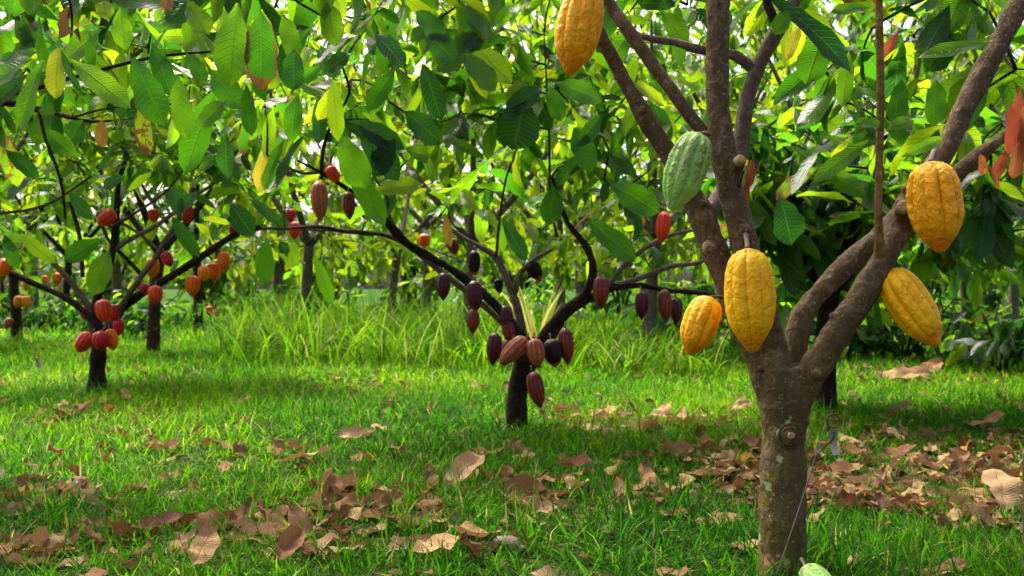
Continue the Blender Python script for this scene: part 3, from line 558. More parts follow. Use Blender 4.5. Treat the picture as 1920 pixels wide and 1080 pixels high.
H1 = [hl((1440, -8), (1616, 108), 46, 1.98, .02, .1, bend=.5, dy=-.05, roll=-18), hl((1478, 18), (1455, 62), 30, 1.95, .35, .35), hl((1658, 236), (1608, 224), 22, 1.83, .5, .3), hl((1663, 242), (1714, 222), 26, 1.83, .5, .2),
  hl((1872, 78), (1728, 95), 30, 1.95, .5, .2), hl((1629, 262), (1529, 336), 30, 1.86, .45, .25), hl((1690, 295), (1772, 256), 20, 1.9, .5, .15), hl((1462, 370), (1491, 457), 58, 2.15, .03, .35, roll=10),
  hl((1548, 50), (1512, 152), 55, 2.1, .35, .2), hl((1592, 95), (1580, 196), 28, 2.1, .5, .1), hl((1755, 148), (1755, 234), 40, 2.2, .35, .2), hl((1500, 40), (1478, 110), 20, 2.1, .9, .2, .4),
  hl((1640, 10), (1560, 18), 22, 1.9, .45, .2), hl((1690, 150), (1680, 230), 40, 2.3, .2, .1), hl((1800, 60), (1740, 130), 45, 2.3, .15, .1), hl((1850, 130), (1800, 250), 42, 2.2, .3, .2),
  hl((1912, 160), (1904, 290), 36, 1.98, 1, .1, 1), hl((1893, 195), (1909, 292), 32, 1.95, 1, .1, 1), hl((1912, 262), (1904, 333), 27, 1.93, 1, .1, .9), hl((1886, 282), (1866, 333), 22, 1.97, .9, .1, 1), hl((1838, 288), (1846, 328), 20, 1.96, .9, 0, .9), hl((1852, 308), (1874, 352), 10, 1.95, 1, 0, .9),
  hl((1922, 190), (1925, 280), 30, 1.94, 1, 0, .9), hl((1412, 298), (1404, 352), 17, 2.02, .9, .1, 1), hl((1402, 330), (1394, 408), 14, 2.02, 1, .1, .95), hl((1180, 60), (1140, 120), 40, 2.2, .4, .1), hl((1240, 20), (1290, 80), 40, 2.3, .5, .1)]
# leaves shading the tree from above and behind
crown(t1, nodes1, [(V3(1500, -330, 2.0), (1.15, .55, .22)), (V3(1600, -60, 2.5), (.55, .25, .22)), (V3(1250, -60, 2.5), (.4, .25, .2)), (V3(1620, 130, 2.6), (.42, .25, .2)), (V3(1880, 140, 2.4), (.2, .25, .2))], 95, (3, 6), (.13, .22), .52, hero=H1, nu=10, nv=4,
      keep=lambda p: (p.z > 1.28 or p.y > 2.2), young=.01)

# the tree with dark pods
t2 = empty('cacao_tree', (P(970, 805, 3.95).x, 3.85, 0), 'middle cacao tree with black trunk and purple-maroon pods', 'tree')
tb = Tubes(); Y2 = 3.85
limb(tb, [(970, 830, 25, 0), (970, 800, 21, 0), (969, 750, 19, 0), (978, 700, 20, 0), (992, 665, 24, 0), (998, 640, 16, 0)], Y2, 12, .04, .03)
limb(tb, [(1000, 670, 14, 0), (985, 640, 12, 0), (925, 568, 9, 0), (862, 516, 8.5, 0), (800, 478, 8, -.03), (760, 455, 8.5, -.06), (722, 412, 7.5, -.1), (682, 377, 6.5, -.15), (642, 348, 5.5, -.22), (600, 322, 4.5, -.3), (555, 300, 3.5, -.36)], Y2, 10, .04, .05)
limb(tb, [(1004, 670, 14, 0), (1020, 632, 12, 0), (1052, 590, 10.5, 0), (1098, 550, 10, 0), (1112, 512, 8.5, 0), (1103, 468, 7, .02), (1066, 420, 5.5, .05), (1048, 375, 4.5, .08), (1035, 330, 3.5, .1)], Y2, 10, .04, .05)
limb(tb, [(1010, 670, 12, 0), (1032, 636, 10, 0), (1062, 590, 9, .03), (1110, 557, 8.5, .03), (1150, 540, 7, .02), (1200, 534, 6.5, 0), (1250, 545, 6, -.03), (1300, 548, 5, -.05), (1360, 556, 4.5, -.06)], Y2, 10, .04, .05)
obj('trunk', local(fuse(tb, 'trunk', M_bark_dark, .006, .0035), t2), t2); nodes2 = list(tb.nodes)
branch(t2, [(975, 655, 7, .02), (945, 610, 6, .04), (905, 572, 6, .05), (850, 527, 6, .05), (800, 488, 6, .04), (765, 455, 5, .04), (700, 400, 4, .1)], Y2, M_bark_grey, nodes2, 8, 'grey branch running beside the long left limb', .05)
branch(t2, [(985, 640, 8, .06), (968, 570, 7.5, .08), (952, 530, 7, .1), (932, 485, 6, .12), (905, 465, 5, .14), (860, 440, 4, .18), (820, 410, 3, .2)], Y2, M_bark_grey, nodes2, 8, lump=.05)
branch(t2, [(965, 550, 6, .08), (972, 520, 5.5, .08), (988, 498, 5, .08), (1012, 480, 4, .1), (1035, 468, 3, .12)], Y2, M_bark_pale, nodes2, 8)
branch(t2, [(1140, 540, 5, .02), (1168, 500, 4.5, .0), (1215, 462, 4, -.05), (1262, 440, 3.5, -.1), (1300, 432, 3, -.1)], Y2, M_bark_grey, nodes2, 8)
branch(t2, [(1150, 535, 5, .03), (1200, 522, 5, .06), (1255, 500, 4.5, .08), (1310, 492, 4, .1), (1350, 470, 3, .1)], Y2, M_bark_grey, nodes2, 8)
branch(t2, [(930, 482, 3, .1), (938, 400, 2.6, .1), (950, 330, 2.3, .1), (968, 280, 2, .1), (975, 180, 1.6, .1)], Y2, M_twig, nodes2, 6)
branch(t2, [(1045, 445, 3, .05), (1032, 380, 2.8, 0), (1030, 260, 2.4, -.05), (1024, 140, 2, -.1), (1020, 60, 1.5, -.1)], Y2, M_twig, nodes2, 6)
branch(t2, [(742, 430, 4, .0), (728, 400, 3.5, .0), (725, 370, 3, .0), (700, 330, 2, 0)], Y2, M_bark_pale, nodes2, 6)
branch(t2, [(602, 335, 4, -.3), (606, 280, 3.5, -.35), (625, 225, 3, -.4), (655, 175, 2.5, -.45), (640, 120, 2, -.5)], Y2, M_bark_dark, nodes2, 6)
branch(t2, [(600, 322, 3.5, -.3), (575, 325, 3.2, -.33), (548, 318, 2.8, -.36), (500, 290, 2, -.4)], Y2, M_bark_pale, nodes2, 6)
branch(t2, [(770, 462, 5, .1), (720, 440, 5, .15), (650, 434, 4.5, .2), (600, 425, 4, .2), (540, 428, 3, .25)], Y2, M_bark_red, nodes2, 6)
y = 3.3
H2 = [hl((792, 118), (828, 222), 38, y, .06, .1), hl((868, 100), (930, 167), 44, y, .45, .1), hl((798, 62), (856, 112), 48, y, .25, .1), hl((640, 255), (682, 352), 52, 3.2, .4, .1, roll=20), hl((672, 235), (748, 332), 50, y, .06, .05), hl((656, 228), (757, 272), 40, y, .12, 0),
  hl((758, 208), (828, 266), 46, y, .12, .1), hl((740, 130), (690, 205), 34, y, .3, .2), hl((985, 190), (962, 278), 76, 3.5, .08, 0), hl((1020, 165), (948, 205), 45, 3.5, .15, 0), hl((1030, 162), (1052, 226), 32, 3.6, .35, 0),
  hl((1145, 345), (1235, 396), 50, 3.3, .35, .1), hl((1102, 412), (1192, 487), 42, 3.3, .32, .1), hl((942, 410), (988, 487), 28, 3.8, .05, 0), hl((835, 398), (843, 462), 16, 3.7, 1, .2, .7), hl((900, 60), (820, 130), 50, 3.4, .5, .1), hl((930, 20), (850, 100), 55, 3.4, .6, .1),
  hl((880, 80), (960, 150), 45, 3.6, .75, .1), hl((1040, 155), (1130, 185), 40, 3.5, .4, .1), hl((870, 95), (900, 60), 40, 3.4, .3, .1), hl((700, 60), (760, 120), 42, 3.2, .0, .1, roll=-30), hl((660, 100), (610, 130), 34, 3.2, .05, .2), hl((780, 20), (830, 70), 45, 3.3, .3, .2),
  hl((650, 300), (720, 420), 40, 3.5, .35, .1), hl((560, 175), (540, 260), 36, 3.1, .3, .3), hl((700, 360), (790, 340), 34, 3.6, .9, .3), hl((760, 280), (830, 300), 34, 3.6, .5, .1), hl((1040, 350), (1030, 420), 40, 3.7, .25, .1), hl((1075, 240), (1110, 320), 44, 3.5, .3, 0), hl((740, 260), (700, 330), 42, 3.3, .12, .1)]
crown(t2, nodes2, [(V3(900, 130, 3.9), (.62, .55, .42)), (V3(680, 170, 3.7), (.42, .4, .36)), (V3(1150, 230, 4.0), (.42, .5, .40)), (V3(960, -150, 3.8), (1.0, .6, .3)), (V3(1180, 430, 4.1), (.2, .25, .10)), (V3(700, 380, 3.9), (.25, .25, .08)), (V3(880, 370, 4.2), (.35, .25, .12))],
      290, (3, 6), (.12, .21), .56, hero=H2, nu=8, nv=4, keep=lambda p: p.z > CAM_H-(470-540)/F*p.y or False)

# the tree with red pods
t3 = empty('cacao_tree', (P(182, 735, 5.4).x, 5.4, 0), 'left cacao tree with slim dark stem and bright red pods', 'tree')
tb = Tubes(); Y3 = 5.4
limb(tb, [(180, 755, 21, 0), (181, 728, 18, 0), (183, 690, 15.5, 0), (184, 650, 14, 0), (180, 605, 12, 0), (178, 580, 9, 0), (190, 535, 8, 0), (207, 488, 7.5, 0), (216, 440, 7, 0), (219, 390, 6, 0), (222, 345, 5, .02), (235, 300, 4, .05)], Y3, 12, .04, .04)
limb(tb, [(184, 650, 10, 0), (204, 618, 10, 0), (235, 572, 8.5, 0), (290, 537, 8, -.03), (340, 506, 7.5, -.05), (398, 468, 7, -.05), (440, 440, 6.5, -.05), (490, 424, 4, -.06)], Y3, 10, .04, .05)
limb(tb, [(182, 640, 8, 0), (172, 600, 7.5, 0), (125, 560, 6.5, 0), (62, 531, 6, 0), (20, 512, 5.5, 0), (-40, 490, 5, 0)], Y3, 8, .04, .05)
obj('trunk', local(fuse(tb, 'trunk', M_bark_dark, .008, .0035), t3), t3); nodes3 = list(tb.nodes)
branch(t3, [(176, 590, 6, .03), (150, 550, 6, .05), (112, 505, 5.5, .06), (92, 485, 5, .06), (50, 440, 3.5, .1)], Y3, M_bark_pale, nodes3, 8)
branch(t3, [(208, 610, 6.5, -.02), (235, 562, 6, -.04), (262, 522, 5.5, -.04), (293, 482, 5, -.04), (305, 455, 4, -.02), (330, 425, 3, 0)], Y3, M_bark_pale, nodes3, 8, 'pale inner branch crossing behind the right limb')
branch(t3, [(214, 468, 5, 0), (245, 448, 4.5, .01), (285, 428, 4.2, .02), (325, 400, 4, .03), (350, 378, 3.5, .03), (400, 345, 3, .05)], Y3, M_bark_grey, nodes3, 8)
branch(t3, [(268, 518, 4, .05), (240, 488, 4, .06), (205, 452, 3, .08), (190, 420, 2.5, .1)], Y3, M_bark_dark, nodes3, 6)
branch(t3, [(298, 470, 3, 0), (270, 445, 3, .02), (240, 425, 3, .03), (222, 415, 2.5, .03)], Y3, M_bark_pale, nodes3, 6)
branch(t3, [(455, 434, 4.5, -.05), (500, 428, 3.5, 0), (560, 430, 3.2, .03), (620, 432, 3, .05), (700, 442, 2.6, .05)], Y3, M_bark_pale, nodes3, 6)
branch(t3, [(155, 520, 4, .2), (150, 450, 4, .22), (138, 400, 3.5, .25), (120, 350, 3, .3), (90, 280, 2.5, .3)], Y3, M_bark_red, nodes3, 6)
branch(t3, [(210, 425, 3, -.1), (260, 395, 2.5, -.15), (310, 360, 2.2, -.2), (350, 310, 2, -.25)], Y3, M_twig, nodes3, 6)
branch(t3, [(0, 400, 3, -.2), (60, 392, 2.8, -.2), (110, 372, 2.2, -.2), (170, 330, 2, -.2)], Y3, M_twig, nodes3, 6)
y = 5.0
H3 = [hl((188, 447), (117, 491), 34, y, .22, .5, roll=-20), hl((205, 468), (172, 552), 42, y, .5, .1), hl((433, 380), (472, 441), 40, y, .05, .5), hl((321, 405), (371, 479), 26, y, .2, .5), hl((38, 438), (97, 492), 26, y, .7, .1), hl((2, 452), (42, 455), 34, y, .65, 0), hl((8, 440), (32, 503), 26, y, .25, 0),
  hl((468, 373), (526, 417), 22, y, .2, .6), hl((500, 445), (496, 532), 30, y, .32, .1), hl((550, 452), (546, 502), 28, y, .6, .3), hl((590, 478), (622, 572), 24, y, .4, .1), hl((340, 410), (320, 350), 26, y, .3, .3), hl((60, 330), (10, 370), 26, y, .15, .2), hl((235, 330), (190, 350), 22, y, .1, .2),
  hl((130, 360), (170, 410), 24, y, .2, .3), hl((370, 360), (330, 395), 24, y, .2, .4), hl((525, 452), (538, 475), 20, y, .0, .3), hl((560, 200), (500, 330), 30, 4.2, .3, .1), hl((500, 270), (480, 360), 26, 4.2, .9, .3, .5)]
crown(t3, nodes3, [(V3(120, 250, 5.6), (.75, .6, .42)), (V3(400, 270, 5.6), (.55, .6, .42)), (V3(280, 60, 5.8), (1.1, .7, .4)), (V3(60, 420, 5.7), (.35, .3, .12)), (V3(560, 380, 5.5), (.25, .3, .15)), (V3(330, 400, 5.8), (.4, .2, .1))],
      350, (3, 6), (.12, .21), .60, hero=H3, nu=6, nv=2, keep=lambda p: p.z > CAM_H-(480-540)/F*p.y)

# tree whose trunk stands outside the frame on the left, its branches hang into the picture
t4 = empty('cacao_tree', (P(-420, 540, 2.75).x, 2.75, 0), 'cacao tree reaching in from the left edge with large hanging scorched leaves', 'tree')
tb = Tubes(); Y4 = 2.75
limb(tb, [(-420, 930, 32, 0), (-420, 800, 28, 0), (-410, 650, 24, 0), (-390, 480, 20, 0), (-330, 330, 15, 0), (-260, 200, 12, 0), (-180, 40, 9, 0), (-100, -150, 7, 0)], Y4, 12, .04, .03)
limb(tb, [(-380, 430, 14, 0), (-240, 300, 11, 0), (-100, 225, 9, 0), (0, 192, 8, 0), (70, 205, 6, -.02), (130, 220, 5, -.05), (180, 228, 4, -.05), (260, 220, 2.5, -.08)], Y4, 10, .04, .05)
obj('trunk', local(fuse(tb, 'trunk', M_bark_red, .006, .003), t4), t4); nodes4 = list(tb.nodes)
branch(t4, [(-60, 205, 6, 0), (0, 180, 5, 0), (60, 168, 4.5, 0), (120, 150, 4, -.03), (200, 128, 3.5, -.05), (300, 105, 3, -.08), (395, 97, 2.2, -.1)], Y4, M_bark_red, nodes4, 8)
branch(t4, [(-200, 60, 7, 0), (-60, 10, 5, 0), (120, -40, 4, 0), (300, -60, 3.4, 0), (500, -30, 3, 0), (560, 5, 2.4, 0), (640, 50, 2, 0)], Y4, M_bark_red, nodes4, 8)
branch(t4, [(120, -40, 3, 0), (135, 30, 2.4, 0), (130, 100, 2, 0)], Y4, M_bark_dark, nodes4, 6)
branch(t4, [(72, 205, 3, -.05), (85, 260, 3, -.05), (105, 310, 2.8, -.05), (118, 360, 2.6, 0), (122, 410, 2.2, .05)], Y4, M_bark_red, nodes4, 6)
branch(t4, [(130, 222, 2.4, -.05), (200, 203, 2, -.06), (270, 198, 1.8, -.08), (360, 192, 1.4, -.1)], Y4, M_twig, nodes4, 6)
y = 2.5
H4 = [hl((446, 6), (424, 156), 60, y, .42, .45), hl((488, 18), (491, 163), 56, y, .25, .75), hl((552, 92), (548, 168), 42, y, .06, .4), hl((226, 14), (231, 90), 36, y, .5, .1), hl((250, 108), (302, 233), 58, y, .22, .5, roll=12), hl((333, 142), (345, 257), 38, y, .45, .2), hl((133, 112), (240, 196), 42, 2.4, .6, .2),
  hl((112, 82), (95, 182), 36, 2.45, .8, .2, .25), hl((112, 88), (143, 172), 17, 2.4, .02, .2, roll=40), hl((80, 112), (24, 242), 36, 2.45, .42, .15), hl((70, 98), (-6, 112), 26, 2.45, .35, .3), hl((60, 108), (-20, 150), 38, 2.5, .55, .1), hl((402, 168), (343, 322), 48, 2.8, .3, .2), hl((424, 248), (420, 332), 34, 2.8, .05, 0), hl((568, 256), (500, 348), 28, 2.7, .02, .1, roll=20), hl((532, 262), (485, 352), 24, 2.7, .4, .1),
  hl((462, 158), (468, 252), 28, 2.6, .3, .2), hl((300, 250), (268, 240), 20, 2.7, .4, .1), hl((615, 0), (628, 82), 40, 2.7, .6, .6), hl((425, 188), (370, 236), 36, 2.6, .45, .1), hl((28, 38), (62, 86), 30, 2.6, .4, .4), hl((190, 222), (190, 276), 22, 2.6, .9, .1, .75), hl((262, 195), (275, 288), 32, 2.6, 1, 1.0), hl((155, 225), (130, 264), 40, 2.6, .15, .5),
  hl((320, -5), (308, 20), 26, 2.5, .3, 1), hl((350, 5), (390, 62), 40, 2.6, .7, .5), hl((190, 55), (120, 110), 44, 2.6, .55, .1), hl((168, 60), (170, 130), 18, 2.55, .35, .1), hl((530, 25), (556, 110), 34, 2.6, .45, .5), hl((395, 130), (450, 200), 46, 2.7, .25, .6, roll=20), hl((285, 80), (320, 175), 36, 2.65, .15, .5), hl((205, 40), (190, 0), 30, 2.6, .8, .1), hl((20, 120), (60, 60), 26, 2.6, .5, .1),
  hl((540, 0), (520, -30), 30, 2.5, .02, .1), hl((350, 100), (385, 150), 28, 2.6, .3, .3), hl((100, 190), (60, 270), 34, 2.7, .4, .1), hl((10, 280), (70, 330), 26, 2.9, .12, .2), hl((70, 240), (140, 290), 32, 2.8, .4, .2)]
for k in range(24):     # further large leaves hanging from the branches over the left side
    a = (random.uniform(-80, 640), random.uniform(-120, 150)); L = random.uniform(75, 140); th = random.gauss(0, .9)
    H4.append(hl(a, (a[0]+math.sin(th)*L, a[1]+math.cos(th)*L), random.uniform(20, 36), random.uniform(2.6, 3.1), random.uniform(.15, .75), random.random()*.7, roll=random.gauss(0, 25)))
lg = Vector((0, 0, 0))
crown(t4, nodes4, [(V3(100, -60, 2.9), (.7, .4, .24)), (V3(480, -60, 3.0), (.45, .35, .2)), (V3(-100, 150, 2.9), (.3, .4, .3)), (V3(250, 120, 3.2), (.5, .3, .2))], 80, (3, 5), (.15, .23), .5, burn=.45, hero=H4, nu=10, nv=4, young=.01)
# curled dead leaf caught high on the left
dl = Leaves(); dl.add(P(128, 15, 2.5), P(110, 78, 2.5)-P(128, 15, 2.5), (0, -1, .3), .1, .045, 2.2, (.03, 0, 0), .9)
tag(obj('dead_leaf', dl.mesh('dead_leaf', M_dry, 12, 6, 'leaf', .12)), 'curled grey-purple dead leaf caught in the twigs at upper left', 'leaf')

# trees behind
def back_tree(px, Y, base_r, top, vols, n_cl, hue, label, mat=M_bark_dark, Lr=(.16, .26), group=None, per=(4, 7), nu=5, limbs=4, young=0.0, sx=0.0, keep=None, twigs=True):
    base = P(px, 540, Y); t = empty('cacao_tree', (base.x, Y, 0), label, 'tree', group); tb = Tubes(); r = base_r
    z0 = top*.38; lean = random.uniform(-.1, .1)
    tb.add([(base.x, Y, -.05), (base.x+lean*.3, Y, z0*.5), (base.x+lean, Y, z0)], [r*1.25, r, r*.95], 10, .1, .04)
    for k in range(limbs):
        a = k/limbs*6.28+random.uniform(-.4, .4); L = top*.55
        tb.add([(base.x+lean, Y, z0-.03), (base.x+lean+math.cos(a)*L*.4, Y+math.sin(a)*L*.4, z0+L*.45), (base.x+lean+math.cos(a)*L*.75, Y+math.sin(a)*L*.75, z0+L*1.05)], [r*.7, r*.5, r*.22], 7, .12, .05)
    obj('trunk', local(tb.mesh('trunk', mat), t), t)
    crown(t, tb.nodes, vols, n_cl, per, Lr, hue, nu=nu, nv=2, twig_r=.004 if Y < 12 else .006, young=young, keep=keep, twigs=twigs); return t
back_tree(1545, 4.5, .045, 1.5, [(V3(1560, 330, 4.4), (.55, .5, .42)), (V3(1780, 330, 4.6), (.5, .5, .45)), (V3(1560, 520, 4.6), (.38, .3, .22)), (V3(1420, 380, 4.4), (.25, .3, .3)), (V3(1860, 470, 5.0), (.35, .3, .22))], 225, .42,
          'dark leaved cacao tree directly behind the nearest tree', Lr=(.17, .28), nu=6, keep=lambda p: p.z > CAM_H-(640-540)/F*p.y)
FT = 'smaller cacao trees far behind on the left'
back_tree(286, 8.4, .048, 2.3, [(V3(290, 240, 8.6), (.9, .8, .65)), (V3(290, 60, 8.6), (1.1, .8, .5))], 170, .5, 'far cacao tree with plain brown trunk behind the right limb of the red-pod tree', M_bark_red, group=FT)
back_tree(372, 12.5, .055, 2.6, [(V3(400, 330, 12.5), (1.1, .9, .8)), (V3(450, 150, 12.6), (1.3, .9, .8))], 190, .55, 'slim far cacao tree right of the plain brown trunk', M_bark_dark, group=FT)
back_tree(32, 10.6, .05, 2.5, [(V3(20, 320, 10.6), (1.1, .9, .7)), (V3(30, 120, 10.6), (1.3, .9, .8))], 190, .5, 'far left cacao tree with a pair of yellow-orange pods', M_bark_dark, group=FT)
back_tree(122, 14.5, .05, 2.7, [(V3(130, 350, 14.5), (1.2, .9, .8)), (V3(170, 200, 14.5), (1.4, .9, .9))], 170, .5, 'thin black stemmed cacao tree seen between the left trunks', M_bark_dark, group=FT)
BG = 'background cacao trees closing the orchard'
bgl = [(560, 9.5, .8, 'behind the long left limb'), (720, 11.5, .9, 'over the tall grass clumps'), (880, 9.0, .85, 'above the tall grass left of the dark trunk'), (1060, 10.5, .9, 'behind the right limb of the middle tree'), (1230, 8.2, .75, 'behind the green pod'),
       (1420, 9.5, .7, 'behind the dark upright limb'), (1650, 8.0, .6, 'behind the water shoot'), (1830, 9.5, .65, 'behind the warty yellow pod'), (2010, 8.0, .6, 'past the right edge'), (2300, 8.5, .6, 'well past the right edge'), (-130, 9.0, .6, 'past the left edge')]
for px, Y, h, wh in bgl:
    back_tree(px+random.uniform(-15, 15), Y, .05, 2.6, [(V3(px, 330, Y), (1.0, .8, .50)), (V3(px, 170, Y), (1.2, .9, .65)), (V3(px, -10, Y), (1.25, .9, .5))]+[(V3(px, 455 if px < 1350 else 470, Y), (1.0, .8, .30))], 165+(60 if px > 1350 else 50), h*1.0, 'yellow-green background cacao tree '+wh, M_bark_grey, group=BG)
bgl2 = [(-60, 15), (220, 16.5), (520, 15), (800, 17), (1090, 15.5), (1380, 17), (1640, 15), (1900, 16)]
names = ['first', 'second', 'third', 'fourth', 'fifth', 'sixth', 'seventh', 'eighth']
for i, (px, Y) in enumerate(bgl2):
    back_tree(px, Y, .07, 4.2, [(V3(px, 440, Y), (1.7, 1.2, .85)), (V3(px, 200, Y), (2.0, 1.2, 1.1))], 165, .78, 'hazy green tree in the rear row, %s from the left' % names[i], M_bark_grey, Lr=(.26, .42), group='trees of the rear row', nu=4, twigs=False)
for i, (px, Y) in enumerate([(60, 24), (420, 27), (760, 25), (1010, 28), (1320, 26), (1560, 24), (1840, 27)]):
    back_tree(px, Y, .13, 8.0, [(V3(px, 330, Y), (2.6, 1.8, 2.2)), (V3(px+40, 60, Y), (2.6, 1.8, 1.9))], 90, .7, 'tall shade tree rising at the very back, %s from the left' % names[i], M_bark_pale, Lr=(.4, .65), group='tall shade trees at the back', nu=4, limbs=5, twigs=False)
# low dark shrubs closing the gap under the crowns
GS = 'low leafy shrubs along the far edge'
for i, (px, Y, h, wd, hu, lb) in enumerate([(1880, 6.6, .42, .55, .25, 'low leafy shrub at the right edge under the hanging leaves'), (1690, 7.4, .5, .6, .2, 'dark shrub behind the slanting yellow pod'), (1480, 7.6, .55, .6, .2, 'dark shrub seen through the trunk forks'),
     (1300, 8.8, .6, .7, .35, 'shrub behind the small tilted yellow pod'), (240, 11, .5, .9, .25, 'dark green shrub behind the two left trunks'), (560, 12, .6, 1.0, .5, 'bright shrub behind the tall grass'), (960, 12, .7, 1.0, .5, 'bright shrub far behind the black trunk'), (60, 13, .45, 1.0, .3, 'low shrub far behind the left limb')]):
    b = P(px, 540, Y); s = empty('shrub', (b.x, Y, 0), lb, 'shrub', GS); tb = Tubes()
    for k in range(6):
        a = k*1.05+random.random(); tb.add([(b.x, Y, -.02), (b.x+math.cos(a)*wd*.3, Y+math.sin(a)*.2, h*.5), (b.x+math.cos(a)*wd*.6, Y+math.sin(a)*.35, h*.95)], [.012, .009, .005], 5, .1)
    obj('stems', local(tb.mesh('stems', M_bark_red), s), s); crown(s, tb.nodes, [((b.x, Y, h*.62), (wd, .4, h*.45))], 70, (4, 6), (.13, .22), hu, nu=5, nv=2, twigs=False)

ORD = 'first second third fourth fifth sixth seventh eighth ninth tenth eleventh twelfth thirteenth fourteenth fifteenth'.split()
for i, px in enumerate(range(-180, 2500, 192)):
    Y = 18.5+random.uniform(-.8, .8); b = P(px, 540, Y); h = random.uniform(1.9, 2.6)
    s = empty('shrub', (b.x, Y, 0), '%s tall bush from the left in the hedge at the lawn end' % ORD[i], 'shrub', 'bushes of the far hedge'); tb = Tubes()
    for k in range(5):
        a = k*1.26+random.random(); tb.add([(b.x, Y, -.02), (b.x+math.cos(a)*.4, Y+math.sin(a)*.2, h*.5), (b.x+math.cos(a)*.7, Y+math.sin(a)*.35, h*.9)], [.03, .02, .01], 5, .2)
    obj('stems', local(tb.mesh('stems', M_bark_red), s), s); crown(s, tb.nodes, [((b.x, Y, h*.5), (1.25, .5, h*.5))], 170, (4, 6), (.22, .38), random.uniform(.3, .6), nu=4, nv=2, twigs=False)

# pale spiky tuft behind the dark trunk
tf = Leaves(); c = P(1005, 640, 7.0); c.z = 0
for k in range(34):
    a = random.uniform(0, 6.28); le = random.uniform(.02, .55)
    tf.add((c.x+random.gauss(0, .012), c.y+random.gauss(0, .012), 0), (math.cos(a)*math.sin(le), math.sin(a)*math.sin(le)*.7, math.cos(le)), (0, 0, 1), random.uniform(.42, .70), random.uniform(.03, .055), random.uniform(.1, .9), (1, random.uniform(.3, .8), 0), .3)
tt = empty('grass_tuft', (c.x, c.y, 0), 'pale cream spiky grass tuft right behind the dark trunk fork', 'plant'); obj('blades', local(tf.mesh('blades', M_grass, 8, 2, 'grass', 0), tt), tt)

# ---------------------------------------------------------------- dry leaves on the ground
def dry_leaf_mesh(i, hue, young=0.0, curl=None, flat=False):
    L = .11; l = Leaves(); n = (random.gauss(0, .15), random.gauss(0, .15), 1)
    l.add((-L/2, 0, 0), (1, 0, 0), n, L, L*random.uniform(.32, .48), 0, (hue, 0, young), 0)
    me = l.mesh('dry_leaf_%d' % i, M_dry, 16, 8, 'leaf', .05); co = np.empty(len(me.vertices)*3, np.float32); me.vertices.foreach_get('co', co); co = co.reshape(-1, 3)
    c = random.uniform(4, 16) if curl is None else curl; roll = random.uniform(12, 48)*random.choice([1, 1, -1]) if not flat else random.uniform(6, 12); tw = random.uniform(-10, 10)*(0 if flat else 1)
    x, yv, z = co.T; z2 = z+.5*c*x*x*random.choice([1, 1, -1])+.5*roll*yv*yv+abs(yv)*random.uniform(.1, .5)+.0022*np.sin(x*160+yv*90+i)+.004*np.sin(x*60+i)*np.abs(yv)/.02; a = tw*x; y2 = yv*np.cos(a)-.2*z2*np.sin(a); z3 = z2+yv*np.sin(a)
    co = np.stack([x, y2, z3-z3.min()], 1); me.vertices.foreach_set('co', co.astype(np.float32).ravel()); me.update(); return me
DL = [dry_leaf_mesh(i, random.choice([.08, .2, .3, .42, .5, .62, .7, .8, .88, .97])) for i in range(26)]
def put_leaf(me, p, yaw, sc, tx, ty, label, group, name='fallen_leaf'):
    p = Vector(p)
    o = bpy.data.objects.new(name, me); o.location = p; o.rotation_euler = (tx, ty, yaw); o.scale = (sc, sc, sc); link(o); tag(o, label, 'fallen leaf', group); return o
